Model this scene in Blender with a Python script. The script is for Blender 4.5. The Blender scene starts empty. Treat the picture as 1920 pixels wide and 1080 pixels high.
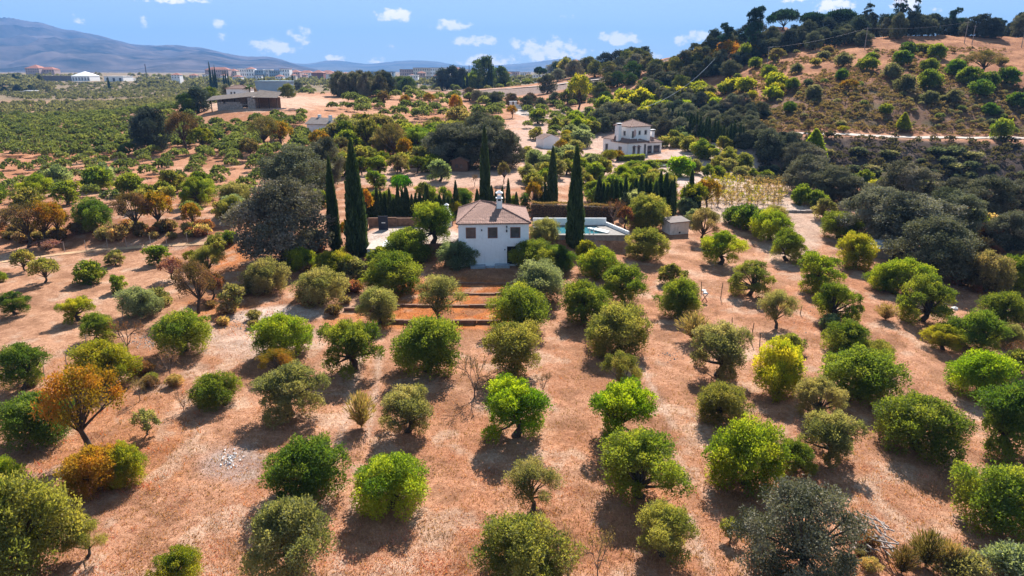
import bpy, math, random
import numpy as np
from mathutils import Vector, Matrix

# ------------------------------------------------------------------ camera, light, exposure
S = bpy.context.scene
COL = S.collection
CAM_Z, PITCH, FPX = 25.0, math.radians(17.6), 1280.0      # focal length in photo pixels (1920 wide)
cam_data = bpy.data.cameras.new('camera')
cam_data.sensor_width = 36.0
cam_data.lens = 36.0 * FPX / 1920.0
cam_data.clip_start, cam_data.clip_end = 0.5, 60000.0
cam = bpy.data.objects.new('camera', cam_data)
cam.location = (0, 0, CAM_Z)
cam.rotation_euler = (math.radians(90) - PITCH, 0, 0)
COL.objects.link(cam)
S.camera = cam

SUN_EL = math.radians(43.0)
SUN_AZ = math.radians(14.0)          # measured from +Y (away from the camera) towards +X
sun_dir = Vector((math.sin(SUN_AZ) * math.cos(SUN_EL), math.cos(SUN_AZ) * math.cos(SUN_EL), math.sin(SUN_EL)))
sl = bpy.data.lights.new('sun', 'SUN')
sl.energy = 4.9
sl.angle = math.radians(0.5)
sl.color = (1.0, 0.94, 0.86)
sun = bpy.data.objects.new('sun', sl)
sun.rotation_euler = sun_dir.to_track_quat('Z', 'Y').to_euler()
COL.objects.link(sun)

S.view_settings.view_transform = 'Standard'
S.view_settings.look = 'None'
S.view_settings.gamma = 1.0
S.view_settings.use_curve_mapping = False
S.view_settings.exposure = 1.31
S.render.engine = 'CYCLES'
S.cycles.use_denoising = True
S.cycles.max_bounces = 8
S.cycles.diffuse_bounces = 4
S.cycles.glossy_bounces = 2
S.cycles.transmission_bounces = 4
S.cycles.transparent_max_bounces = 6
S.cycles.volume_bounces = 0
S.cycles.sample_clamp_indirect = 6.0

CLOUDS = [(512, 88, 40, 13, 1), (735, 28, 34, 11, 1), (846, 47, 34, 9, 1), (892, 76, 38, 10, .85), (1030, 97, 62, 22, .95),
          (915, 115, 48, 12, .9), (970, 82, 14, 10, .8), (1158, 72, 40, 12, 1), (1185, 106, 48, 13, 1), (1280, 75, 17, 9, 1), (1310, 68, 16, 9, .9),
          (1562, 10, 34, 13, 1), (1490, -4, 30, 7, .8), (1698, 6, 28, 13, 1), (1600, 46, 38, 14, 1), (1842, 57, 24, 9, 1),
          (634, 112, 24, 9, .9), (270, 43, 10, 9, .7), (412, 44, 12, 7, .6), (418, 72, 8, 8, .5), (562, 66, 18, 14, .55),
          (330, 1, 60, 5, .7), (146, 36, 9, 7, .35), (1755, 18, 10, 4, .4), (1063, 30, 12, 4, .5), (732, 92, 10, 7, .35), (702, 116, 16, 7, .6)]


def pix_dir(px, py):
    a, v = (px - 960.0) / FPX, (540.0 - py) / FPX
    return np.array([a, math.cos(PITCH) + v * math.sin(PITCH), -math.sin(PITCH) + v * math.cos(PITCH)])


W = bpy.data.worlds.new('World')
S.world = W
W.use_nodes = True
nt = W.node_tree
nt.nodes.clear()


def N(t, typ, **kw):
    n = t.nodes.new(typ)
    for k, v in kw.items():
        setattr(n, k, v)
    return n


def M_(t, op, a, b=None, c=None, clamp=False):
    n = t.nodes.new('ShaderNodeMath')
    n.operation = op
    n.use_clamp = clamp
    for i, x in enumerate((a, b, c)):
        if x is None:
            continue
        if isinstance(x, (int, float)):
            n.inputs[i].default_value = x
        else:
            t.links.new(x, n.inputs[i])
    return n.outputs[0]


sky = N(nt, 'ShaderNodeTexSky', sky_type='NISHITA')
sky.sun_disc = False
sky.sun_elevation = SUN_EL
sky.sun_rotation = SUN_AZ
sky.altitude = 700
sky.air_density = 1.0
sky.dust_density = 0.15
sky.ozone_density = 3.0
tc = N(nt, 'ShaderNodeTexCoord')
sep = N(nt, 'ShaderNodeSeparateXYZ')
nt.links.new(tc.outputs['Generated'], sep.inputs[0])
ysafe = M_(nt, 'MAXIMUM', sep.outputs[1], 0.05)
ca = M_(nt, 'DIVIDE', sep.outputs[0], ysafe)
ce = M_(nt, 'DIVIDE', sep.outputs[2], ysafe)
cmb = N(nt, 'ShaderNodeCombineXYZ')
nt.links.new(ca, cmb.inputs[0])
nt.links.new(M_(nt, 'MULTIPLY', ce, 1.5), cmb.inputs[1])
cn = N(nt, 'ShaderNodeTexNoise')
cn.inputs['Scale'].default_value = 58.0
cn.inputs['Detail'].default_value = 7.0
cn.inputs['Roughness'].default_value = 0.6
nt.links.new(cmb.outputs[0], cn.inputs['Vector'])
best = None
for (cx, cy, rx, ry, op) in CLOUDS:
    d = pix_dir(cx, cy)
    a0, e0 = d[0] / d[1], d[2] / d[1]
    u = M_(nt, 'MULTIPLY', M_(nt, 'SUBTRACT', ca, float(a0)), FPX / rx)
    w = M_(nt, 'MULTIPLY', M_(nt, 'SUBTRACT', ce, float(e0)), FPX / ry)
    r2 = M_(nt, 'MULTIPLY_ADD', u, u, M_(nt, 'MULTIPLY', w, w))
    m = M_(nt, 'MULTIPLY', M_(nt, 'SUBTRACT', 1.3, r2, clamp=False), op)
    best = m if best is None else M_(nt, 'MAXIMUM', best, m)
nz = M_(nt, 'MULTIPLY', M_(nt, 'SUBTRACT', cn.outputs[0], 0.51), 5.6)
front = M_(nt, 'GREATER_THAN', sep.outputs[1], 0.3)
cm = M_(nt, 'MULTIPLY', M_(nt, 'ADD', M_(nt, 'MAXIMUM', best, -3.0), nz), front)
# the same small fair-weather clouds all round the sky outside the part that the photo shows
gn = N(nt, 'ShaderNodeTexNoise')
gn.inputs['Scale'].default_value = 9.0
gn.inputs['Detail'].default_value = 7.0
gs = N(nt, 'ShaderNodeVectorMath', operation='MULTIPLY')
gs.inputs[1].default_value = (1, 1, 3.0)
nt.links.new(tc.outputs['Generated'], gs.inputs[0])
nt.links.new(gs.outputs[0], gn.inputs['Vector'])
side = M_(nt, 'GREATER_THAN', M_(nt, 'ABSOLUTE', ca), 0.95)
side = M_(nt, 'MAXIMUM', side, M_(nt, 'SUBTRACT', 1.0, front))
gm = M_(nt, 'MULTIPLY', M_(nt, 'MULTIPLY', M_(nt, 'SUBTRACT', gn.outputs[0], 0.66), 9.0), side)
cm = M_(nt, 'MAXIMUM', cm, gm)
mr = N(nt, 'ShaderNodeMapRange', interpolation_type='SMOOTHSTEP')
mr.inputs['From Min'].default_value = 0.0
mr.inputs['From Max'].default_value = 1.15
nt.links.new(cm, mr.inputs['Value'])
mix = N(nt, 'ShaderNodeMix', data_type='RGBA')
cfac = M_(nt, 'MULTIPLY', mr.outputs[0], 0.92)
nt.links.new(cfac, mix.inputs['Factor'])
tintn = N(nt, 'ShaderNodeMix', data_type='RGBA', blend_type='MULTIPLY')
tintn.inputs['Factor'].default_value = 1.0
tintn.inputs['B'].default_value = (1.17, 1.40, 1.52, 1)
gam = N(nt, 'ShaderNodeGamma')
gam.inputs['Gamma'].default_value = 0.4
nt.links.new(sky.outputs[0], gam.inputs['Color'])
nt.links.new(gam.outputs[0], tintn.inputs['A'])
nt.links.new(tintn.outputs['Result'], mix.inputs['A'])
SKY_STR = 0.1
mix.inputs['B'].default_value = (7.6, 6.6, 5.6, 1)
bg = N(nt, 'ShaderNodeBackground')
bg.inputs['Strength'].default_value = SKY_STR
nt.links.new(mix.outputs['Result'], bg.inputs['Color'])
wo = N(nt, 'ShaderNodeOutputWorld')
nt.links.new(bg.outputs[0], wo.inputs['Surface'])

# ------------------------------------------------------------------ noise and heightfield
def vnoise(x, y, seed=0):
    xi, yi = np.floor(x).astype(np.int64), np.floor(y).astype(np.int64)
    xf, yf = x - xi, y - yi
    u, v = xf * xf * (3 - 2 * xf), yf * yf * (3 - 2 * yf)

    def h(a, b):
        n = (a * 374761393 + b * 668265263 + seed * 1442695041) & 0x7fffffff
        n = ((n ^ (n >> 13)) * 1274126177) & 0x7fffffff
        return ((n ^ (n >> 16)) & 0xffff) / 65535.0
    return (h(xi, yi) * (1 - u) + h(xi + 1, yi) * u) * (1 - v) + (h(xi, yi + 1) * (1 - u) + h(xi + 1, yi + 1) * u) * v


def fbm(x, y, oct=4, seed=0):
    s, a, t = 0.0, 0.5, 0.0
    for i in range(oct):
        s = s + a * vnoise(x, y, seed + i * 17)
        t += a
        x, y, a = x * 2.03 + 5.1, y * 2.03 + 3.7, a * 0.5
    return s / t


def sstep(a, b, x):
    t = np.clip((x - a) / (b - a), 0, 1)
    return t * t * (3 - 2 * t)


def R(Y, row):
    """ground height that is seen at an image row from Y metres away (how the relief was surveyed)"""
    return CAM_Z - Y * math.tan(PITCH - math.atan((540 - row) / FPX))


def prof(*pts):
    return [(Y, R(Y, -r[0]) if isinstance(r, tuple) else r) for Y, r in pts]


def r_(row):
    return (-row,)


NEAR = [(6, 0.0), (20, 0.0), (30, 0.3)]
PROFILES = {
    -700: prof(*NEAR, (60, 1.0), (90, 2.0), (150, 3.5), (250, 4.5), (450, 6), (700, 16), (1000, 20), (1500, 20)),
    0: prof(*NEAR, (64, 1.6), (92, 2.2), (97, 3.2), (142, 4.3), (210, 4.2), (450, 4.5), (620, 6.5), (760, 14), (900, 15), (1300, 20), (1600, 20)),
    160: prof(*NEAR, (64, 1.6), (90, 2.2), (95, 3.2), (142, 4.4), (210, 4.4), (450, 3.8), (650, 4.1), (850, 9), (1000, 12), (1300, 18), (1600, 20)),
    300: prof(*NEAR, (64, 1.6), (88, 2.2), (93, 3.4), (142, 4.4), (200, 6), (280, 8), (450, 5), (700, 8), (1000, 13.5), (1300, 18), (1600, 19)),
    450: prof(*NEAR, (64, 1.4), (86, 2.4), (92, 3.4), (142, 4.6), (200, 7.9), (222, 12.2), (232, 14.0), (262, 14.6), (400, 10), (700, 9), (900, 10), (1500, 13)),
    580: prof(*NEAR, (64, 1.3), (84, 2.4), (90, 3.6), (142, 5.0), (200, 8.2), (235, 13.0), (270, 14.8), (400, 12), (700, 10), (900, 10), (1500, 13)),
    720: prof(*NEAR, (64, 1.1), (80, 2.4), (100, 4.0), (137, 5.8), (200, 7.9), (270, 12.0), (312, 15.0), (420, 12), (800, 10), (1500, 13)),
    960: prof(*NEAR, (50, 0.8), (64, 1.0), (80, 2.4), (90, 3.4), (100, 4.0), (137, 5.9), (174, 6.2), (230, 8.2), (290, 10.2), (330, 12.3), (345, 12.6), (372, 16.2), (390, 16.6), (450, 13), (800, 12), (1500, 14)),
    1150: prof(*NEAR, (50, 0.7), (70, 1.0), (90, 1.9), (105, 2.6), (135, 3.6), (165, 4.2), (190, 4.6), (215, 7.6), (260, 11), (300, 15.0), (352, 21.0), (364, 21.6), (380, 23.5), (450, 29), (600, 26), (1500, 20)),
    1300: prof(*NEAR, (50, 0.4), (70, 0.8), (92, 1.2), (112, 2.4), (150, 3.2), (190, 6.0), (202, 6.0), (214, 5.5), (232, 9.5), (250, 13), (275, 21), (300, 30), (340, 38.5), (380, 38), (600, 28), (1500, 20)),
    1450: prof(*NEAR, (50, 0.1), (70, 0.3), (92, 0.5), (115, 2.0), (134, 3.2), (146, 2.0), (156, 1.0), (166, 4.6), (177, 9.7), (184, 10.1), (200, 15.2), (215, 19.4), (221, 22.2), (255, 29), (280, 34), (310, 38), (380, 36), (600, 28), (1500, 20)),
    1650: prof(*NEAR, (55, -.2), (74, 0.2), (92, 0.5), (110, 1.6), (130, 2.6), (142, 1.6), (152, -1.0), (161, 3.0), (172, 7.4), (176, 8.7), (182, 9.0), (198, 15.2), (216, 21.4), (221, 22.8), (245, 29.2), (265, 34.4), (290, 38.6), (380, 36), (600, 28), (1500, 20)),
    1920: prof((6, -.6), (20, -.7), (31, -.9), (58, -1.6), (78, -1.1), (96, -.5), (120, 0.9), (138, 2.0), (148, 0.6), (155, -1.5), (164, 3.6), (176, 7.2), (179, 7.9), (184, 8.1), (205, 15.0), (228, 22.2), (262, 31.6), (290, 37.6), (380, 36), (600, 28), (1500, 20)),
    2700: prof((6, -2), (31, -2.5), (58, -3), (96, -1.5), (138, 1.0), (155, -1.5), (176, 7), (184, 8), (205, 15.0), (228, 22.2), (262, 31), (290, 36), (380, 36), (600, 28), (1500, 20)),
}
TU = np.linspace(-1.45, 1.45, 700)
TL = np.linspace(math.log(5), math.log(40000), 1500)


def pchip(x, y, q):
    x, y = np.array(x, float), np.array(y, float)
    h, d = np.diff(x), np.diff(y) / np.diff(x)
    m = np.zeros(len(x))
    for i in range(1, len(x) - 1):
        if d[i - 1] * d[i] > 0:
            w1, w2 = 2 * h[i] + h[i - 1], h[i] + 2 * h[i - 1]
            m[i] = (w1 + w2) / (w1 / d[i - 1] + w2 / d[i])
    m[0], m[-1] = d[0], d[-1]
    q = np.clip(q, x[0], x[-1])
    k = np.clip(np.searchsorted(x, q) - 1, 0, len(x) - 2)
    t = (q - x[k]) / h[k]
    return ((2 * t**3 - 3 * t**2 + 1) * y[k] + (t**3 - 2 * t**2 + t) * h[k] * m[k] + (-2 * t**3 + 3 * t**2) * y[k + 1] + (t**3 - t**2) * h[k] * m[k + 1])


pk = sorted(PROFILES)
cu = np.array([(p - 960) / FPX / 0.985 for p in pk])
cz = np.array([pchip([math.log(a) for a, _ in PROFILES[p] + [(6000, 20), (40000, 0)]], [b for _, b in PROFILES[p] + [(6000, 20), (40000, 0)]], TL) for p in pk])
ZT = np.empty((len(TU), len(TL)))
for j in range(len(TL)):
    ZT[:, j] = np.interp(TU, cu, cz[:, j])
ker = np.exp(-0.5 * (np.arange(-24, 25) / 9.0) ** 2)
ker /= ker.sum()
pad_ = np.pad(ZT, ((24, 24), (0, 0)), mode='edge')
ZT = sum(ker[i] * pad_[i:i + len(TU)] for i in range(49))

# flat platforms cut into the slope: x0, x1, y0, y1, height, soft edge
PADS = [(-19.5, -6.7, 85.0, 100.0, 4.0, 0.9), (2.5, 16.0, 90.2, 100.0, 3.4, 1.2), (-8.0, 3.0, 79.0, 81.5, 2.4, 1.5), (-8.0, 3.0, 88.0, 99.0, 4.0, 1.0)]


def zf(x, y):
    x, y = np.asarray(x, float), np.asarray(y, float)
    ys = np.maximum(y, 5.0)
    fu = np.clip((x / ys - TU[0]) / (TU[1] - TU[0]), 0, len(TU) - 1.001)
    fl = np.clip((np.log(ys) - TL[0]) / (TL[1] - TL[0]), 0, len(TL) - 1.001)
    i, j = fu.astype(int), fl.astype(int)
    a, b = fu - i, fl - j
    z = (ZT[i, j] * (1 - a) + ZT[i + 1, j] * a) * (1 - b) + (ZT[i, j + 1] * (1 - a) + ZT[i + 1, j + 1] * a) * b
    amp = 0.18 + 0.9 * sstep(140, 260, y) * sstep(0.3, 0.5, x / ys) + 0.4 * sstep(150, 400, y) + 4 * sstep(500, 1500, y) * .5
    sc = 0.14 - 0.09 * sstep(200, 900, y)
    z = z + amp * (fbm(x * sc, y * sc, 4, 3) - 0.5) * 1.6
    z = z + 0.05 * (vnoise(x * 1.3, y * 1.3, 9) - 0.5) + 0.035 * (vnoise(x * 3.7, y * 3.7, 11) - 0.5)
    for (x0, x1, y0, y1, h, s) in PADS:
        m = sstep(x0 - s, x0, x) * (1 - sstep(x1, x1 + s, x)) * sstep(y0 - s, y0, y) * (1 - sstep(y1, y1 + 5 * s, y))
        z = z * (1 - m) + (h + 0.04 * (vnoise(x * 1.3, y * 1.3, 9) - 0.5)) * m
    return z


_YS = np.geomspace(9, 3000, 4000)


def at(px, py, up=0.0):
    """the point of the relief that lies in a given direction from the drone"""
    d = pix_dir(px, py)
    xs, zs = d[0] / d[1] * _YS, CAM_Z + d[2] / d[1] * _YS
    g = zf(xs, _YS) + up
    k = np.nonzero(zs <= g)[0]
    if len(k) == 0:
        return gr(px, 290)
    k = k[0]
    return Vector((xs[k], _YS[k], float(zf(xs[k], _YS[k]))))


def gr(px, Y):
    """the point of the relief at a bearing and a distance"""
    x = (px - 960) / FPX * Y
    for _ in range(4):
        z = float(zf(x, Y))
        x = (px - 960) / FPX * (Y * math.cos(PITCH) - (z - CAM_Z) * math.sin(PITCH))
    return Vector((x, Y, float(zf(x, Y))))


def depth(p):
    return p[1] * math.cos(PITCH) - (p[2] - CAM_Z) * math.sin(PITCH)


def proj(x, y, z):
    d = y * math.cos(PITCH) - (z - CAM_Z) * math.sin(PITCH)
    v = y * math.sin(PITCH) + (z - CAM_Z) * math.cos(PITCH)
    return 960 + FPX * x / d, 540 - FPX * v / d


# ------------------------------------------------------------------ materials
def new_mat(name):
    m = bpy.data.materials.new(name)
    m.use_nodes = True
    m.node_tree.nodes.clear()
    return m, m.node_tree


def mat(name, col, rough=0.85, var=0.15, scale=4.0, bump=0.0, bscale=30.0, metal=0.0, stain=None, spec=0.3):
    m, t = new_mat(name)
    out = N(t, 'ShaderNodeOutputMaterial')
    p = N(t, 'ShaderNodeBsdfPrincipled')
    p.inputs['Roughness'].default_value = rough
    p.inputs['Metallic'].default_value = metal
    p.inputs['Specular IOR Level'].default_value = spec
    t.links.new(p.outputs[0], out.inputs[0])
    c = N(t, 'ShaderNodeTexCoord')
    n = N(t, 'ShaderNodeTexNoise')
    n.inputs['Scale'].default_value = scale
    n.inputs['Detail'].default_value = 6.0
    n.inputs['Roughness'].default_value = 0.65
    t.links.new(c.outputs['Object'], n.inputs['Vector'])
    r = N(t, 'ShaderNodeValToRGB')
    r.color_ramp.elements[0].position, r.color_ramp.elements[1].position = 0.3, 0.7
    r.color_ramp.elements[0].color = (*[max(0, v * (1 - var * 1.6)) for v in col], 1)
    r.color_ramp.elements[1].color = (*[min(1, v * (1 + var)) for v in col], 1)
    t.links.new(n.outputs[0], r.inputs[0])
    src = r.outputs[0]
    if stain:
        sn = N(t, 'ShaderNodeTexNoise')
        sn.inputs['Scale'].default_value = 1.1
        sn.inputs['Detail'].default_value = 8.0
        sn.inputs['Roughness'].default_value = 0.7
        mp = N(t, 'ShaderNodeMapping')
        mp.inputs['Scale'].default_value = (2.2, 2.2, 0.6)
        t.links.new(c.outputs['Object'], mp.inputs[0])
        t.links.new(mp.outputs[0], sn.inputs['Vector'])
        f = N(t, 'ShaderNodeMapRange')
        f.inputs['From Min'].default_value, f.inputs['From Max'].default_value = 0.52, 0.78
        f.inputs['To Max'].default_value = 0.75
        t.links.new(sn.outputs[0], f.inputs[0])
        mx = N(t, 'ShaderNodeMix', data_type='RGBA')
        t.links.new(f.outputs[0], mx.inputs['Factor'])
        t.links.new(src, mx.inputs['A'])
        mx.inputs['B'].default_value = (*stain, 1)
        src = mx.outputs['Result']
    t.links.new(src, p.inputs['Base Color'])
    if bump:
        bn = N(t, 'ShaderNodeTexNoise')
        bn.inputs['Scale'].default_value = bscale
        bn.inputs['Detail'].default_value = 5.0
        t.links.new(c.outputs['Object'], bn.inputs['Vector'])
        b = N(t, 'ShaderNodeBump')
        b.inputs['Strength'].default_value = bump
        b.inputs['Distance'].default_value = 0.05
        t.links.new(bn.outputs[0], b.inputs['Height'])
        t.links.new(b.outputs[0], p.inputs['Normal'])
    return m


def leaf_mat(name, trans=0.56, tcol=(1.6, 1.5, 0.62), dark=0.6, light=1.75, gloss=0.015):
    """foliage: the object's own colour times a leaf-to-leaf tint, light shining through the leaves"""
    m, t = new_mat(name)
    out = N(t, 'ShaderNodeOutputMaterial')
    oi = N(t, 'ShaderNodeObjectInfo')
    at_ = N(t, 'ShaderNodeAttribute', attribute_name='tint')
    ramp = N(t, 'ShaderNodeMapRange')
    ramp.inputs['To Min'].default_value, ramp.inputs['To Max'].default_value = dark, light
    t.links.new(at_.outputs['Fac'], ramp.inputs[0])
    hs = N(t, 'ShaderNodeHueSaturation')
    hue = M_(t, 'MULTIPLY_ADD', at_.outputs['Fac'], -0.07, 0.535)
    t.links.new(hue, hs.inputs['Hue'])
    t.links.new(ramp.outputs[0], hs.inputs['Value'])
    t.links.new(oi.outputs['Color'], hs.inputs['Color'])
    dif = N(t, 'ShaderNodeBsdfDiffuse')
    t.links.new(hs.outputs[0], dif.inputs[0])
    tr = N(t, 'ShaderNodeBsdfTranslucent')
    ml = N(t, 'ShaderNodeMix', data_type='RGBA', blend_type='MULTIPLY')
    ml.inputs['Factor'].default_value = 1.0
    ml.inputs['B'].default_value = (*tcol, 1)
    t.links.new(hs.outputs[0], ml.inputs['A'])
    t.links.new(ml.outputs['Result'], tr.inputs[0])
    mx = N(t, 'ShaderNodeMixShader')
    mx.inputs[0].default_value = trans
    t.links.new(dif.outputs[0], mx.inputs[1])
    t.links.new(tr.outputs[0], mx.inputs[2])
    gl = N(t, 'ShaderNodeBsdfGlossy')
    gl.inputs['Roughness'].default_value = 0.65
    gl.inputs[0].default_value = (0.9, 0.95, 0.9, 1)
    m2 = N(t, 'ShaderNodeMixShader')
    m2.inputs[0].default_value = gloss
    t.links.new(mx.outputs[0], m2.inputs[1])
    t.links.new(gl.outputs[0], m2.inputs[2])
    t.links.new(m2.outputs[0], out.inputs[0])
    return m


MT = dict(
    leaf=leaf_mat('olive_leaves'),
    oakleaf=leaf_mat('holm_oak_leaves', 0.28, (1.1, 1.15, 0.6), 0.4, 1.6, 0.02),
    cypleaf=leaf_mat('cypress_leaves', 0.25, (1.2, 1.25, 0.5), 0.35, 1.9, 0.015),
    autumn=leaf_mat('autumn_leaves', 0.5, (1.2, 1.1, 0.4), 0.5, 1.4, 0.01),
    bark=mat('bark', (0.075, 0.055, 0.043), 0.95, 0.3, 9.0, 0.6, 25.0),
    greybark=mat('dry_twigs', (0.20, 0.14, 0.11), 0.95, 0.3, 9.0),
    white=mat('whitewash', (0.80, 0.83, 0.89), 0.9, 0.04, 2.5, 0.25, 18.0, stain=(0.55, 0.59, 0.66)),
    white2=mat('white_paint', (0.82, 0.81, 0.81), 0.85, 0.04, 2.0, 0.1, 14.0),
    oldwhite=mat('weathered_render', (0.66, 0.64, 0.62), 0.92, 0.1, 2.0, 0.25, 14.0, stain=(0.34, 0.30, 0.27)),
    blue=mat('pale_blue_concrete', (0.30, 0.36, 0.44), 0.85, 0.15, 3.0, 0.2, 14.0, stain=(0.28, 0.28, 0.30)),
    tile=mat('roof_tiles', (0.36, 0.215, 0.175), 0.9, 0.35, 5.0, 0.3, 16.0, stain=(0.26, 0.19, 0.16)),
    tile2=mat('mottled_roof_tiles', (0.28, 0.17, 0.14), 0.9, 0.6, 7.0, 0.3, 16.0, stain=(0.14, 0.11, 0.10)),
    ridge=mat('ridge_tiles', (0.26, 0.15, 0.12), 0.9, 0.3, 8.0),
    frame=mat('window_frame_paint', (0.24, 0.12, 0.10), 0.7, 0.15, 6.0),
    glass=mat('window_glass', (0.085, 0.085, 0.10), 0.15, 0.3, 1.5, spec=0.6),
    dark=mat('dark_opening', (0.022, 0.02, 0.02), 0.95, 0.2),
    concrete=mat('grey_concrete', (0.27, 0.245, 0.225), 0.95, 0.2, 2.0, 0.35, 14.0, stain=(0.13, 0.11, 0.10)),
    stone=mat('rubble_stone', (0.36, 0.30, 0.27), 0.95, 0.35, 2.5, 0.6, 6.0),
    mud=mat('earth_wall', (0.23, 0.13, 0.085), 0.95, 0.3, 2.5, 0.5, 8.0),
    paving=mat('pale_paving', (0.44, 0.37, 0.32), 0.92, 0.2, 3.0, 0.2, 12.0),
    wood=mat('brown_planks', (0.20, 0.105, 0.075), 0.85, 0.25, 5.0, 0.2, 20.0),
    greywood=mat('grey_dry_wood', (0.34, 0.28, 0.25), 0.95, 0.3, 8.0),
    metal=mat('galvanised_metal', (0.62, 0.63, 0.66), 0.45, 0.08, 3.0, metal=0.5),
    steel=mat('chrome_rail', (0.8, 0.8, 0.82), 0.2, 0.04, 3.0, metal=0.9),
    navy=mat('dark_blue_metal', (0.018, 0.024, 0.045), 0.5, 0.2, 3.0),
    road=mat('road_gravel', (0.46, 0.38, 0.335), 0.95, 0.2, 1.2, 0.2, 6.0),
    bluegrey=mat('blue_grey_cladding', (0.22, 0.32, 0.42), 0.6, 0.1, 0.2),
    greenwall=mat('dark_green_cladding', (0.02, 0.075, 0.065), 0.6, 0.15, 0.2),
    pinkwall=mat('pink_render', (0.50, 0.36, 0.33), 0.9, 0.12, 0.3),
    creamwall=mat('cream_render', (0.60, 0.54, 0.47), 0.9, 0.1, 0.3),
    redroof=mat('red_roof', (0.34, 0.14, 0.10), 0.9, 0.2, 0.4),
    brick=mat('red_brickwork', (0.25, 0.10, 0.07), 0.9, 0.2, 1.0),
    greyroof=mat('grey_roof', (0.20, 0.165, 0.155), 0.9, 0.15, 1.0),
    barnroof=mat('rusted_roof_sheets', (0.125, 0.10, 0.09), 0.95, 0.3, 1.5, 0.2, 6.0),
    darkwood=mat('barn_timber', (0.055, 0.04, 0.035), 0.95, 0.3, 2.0),
    board=mat('white_board', (0.7, 0.7, 0.7), 0.8, 0.05),
    straw=mat('straw', (0.46, 0.28, 0.16), 0.95, 0.25, 0.8),
)


def water_mat():
    m, t = new_mat('pool_water')
    out = N(t, 'ShaderNodeOutputMaterial')
    p = N(t, 'ShaderNodeBsdfPrincipled')
    p.inputs['Base Color'].default_value = (0.022, 0.15, 0.18, 1)
    p.inputs['Roughness'].default_value = 0.06
    n = N(t, 'ShaderNodeTexNoise')
    n.inputs['Scale'].default_value = 3.0
    b = N(t, 'ShaderNodeBump')
    b.inputs['Strength'].default_value = 0.12
    t.links.new(n.outputs[0], b.inputs['Height'])
    t.links.new(b.outputs[0], p.inputs['Normal'])
    t.links.new(p.outputs[0], out.inputs[0])
    return m


MT['water'] = water_mat()

# ------------------------------------------------------------------ mesh helpers
def mesh_np(name, V, F, mats, tint=None, smooth=False, col=None):
    """V (n,3), F (m,k) with k 3 or 4"""
    V, F = np.asarray(V, np.float32), np.asarray(F, np.int32)
    me = bpy.data.meshes.new(name)
    me.vertices.add(len(V))
    me.vertices.foreach_set('co', V.ravel())
    k = F.shape[1]
    me.loops.add(F.size)
    me.loops.foreach_set('vertex_index', F.ravel())
    me.polygons.add(len(F))
    me.polygons.foreach_set('loop_start', np.arange(0, F.size, k, dtype=np.int32))
    me.polygons.foreach_set('loop_total', np.full(len(F), k, np.int32))
    if smooth:
        me.polygons.foreach_set('use_smooth', np.ones(len(F), bool))
    me.update(calc_edges=True)
    if tint is not None:
        a = me.attributes.new('tint', 'FLOAT', 'POINT')
        a.data.foreach_set('value', np.asarray(tint, np.float32))
    if col is not None:
        a = me.attributes.new('ground_colour', 'FLOAT_COLOR', 'POINT')
        a.data.foreach_set('color', np.concatenate([col, np.ones((len(col), 1))], 1).astype(np.float32).ravel())
    for m in (mats if isinstance(mats, (list, tuple)) else [mats]):
        me.materials.append(m)
    return me


class MB:
    def __init__(self):
        self.v, self.f, self.s = [], [], []

    def add(self, vs, fs):
        o = len(self.v)
        self.v += [tuple(v) for v in vs]
        self.f += [tuple(i + o for i in f) for f in fs]
        return self

    def box(self, x0, x1, y0, y1, z0, z1):
        return self.add([(x0, y0, z0), (x1, y0, z0), (x1, y1, z0), (x0, y1, z0), (x0, y0, z1), (x1, y0, z1), (x1, y1, z1), (x0, y1, z1)],
                        [(0, 3, 2, 1), (4, 5, 6, 7), (0, 1, 5, 4), (1, 2, 6, 5), (2, 3, 7, 6), (3, 0, 4, 7)])

    def prism(self, poly, z0, z1):
        n = len(poly)
        return self.add([(x, y, z0) for x, y in poly] + [(x, y, z1) for x, y in poly],
                        [tuple(range(n))[::-1], tuple(range(n, 2 * n))] + [(i, (i + 1) % n, n + (i + 1) % n, n + i) for i in range(n)])

    def tube(self, pts, rads, n=6):
        pts = [Vector(p) for p in pts]
        vs, fs = [], []
        for i, p in enumerate(pts):
            d = (pts[min(i + 1, len(pts) - 1)] - pts[max(i - 1, 0)]).normalized()
            a = d.cross(Vector((0.31, 0.17, 0.93)) if abs(d.z) < 0.9 else Vector((1, 0.1, 0))).normalized()
            b = d.cross(a)
            for k in range(n):
                t = 2 * math.pi * k / n
                vs.append(p + (a * math.cos(t) + b * math.sin(t)) * rads[i])
        for i in range(len(pts) - 1):
            for k in range(n):
                fs.append((i * n + k, i * n + (k + 1) % n, (i + 1) * n + (k + 1) % n, (i + 1) * n + k))
        fs.append(tuple(range(n))[::-1])
        fs.append(tuple(range((len(pts) - 1) * n, len(pts) * n)))
        return self.add(vs, fs)

    def mesh(self, name, m):
        me = bpy.data.meshes.new(name)
        me.from_pydata(self.v, [], self.f)
        for k in (m if isinstance(m, (list, tuple)) else [m]):
            me.materials.append(k)
        me.update()
        return me

    def build(self, name, m, parent=None, **kw):
        return ob(name, self.mesh(name, m), parent, **kw)


def ob(name, me, parent=None, loc=None, rot=None, kind=None, color=None):
    o = bpy.data.objects.new(name, me)
    COL.objects.link(o)
    if parent is not None:
        o.parent = parent
    if loc is not None:
        o.location = loc
    if rot is not None:
        o.rotation_euler = (0, 0, rot)
    if kind:
        o['kind'] = kind
    if color is not None:
        o.color = (*color, 1)
    return o


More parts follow.
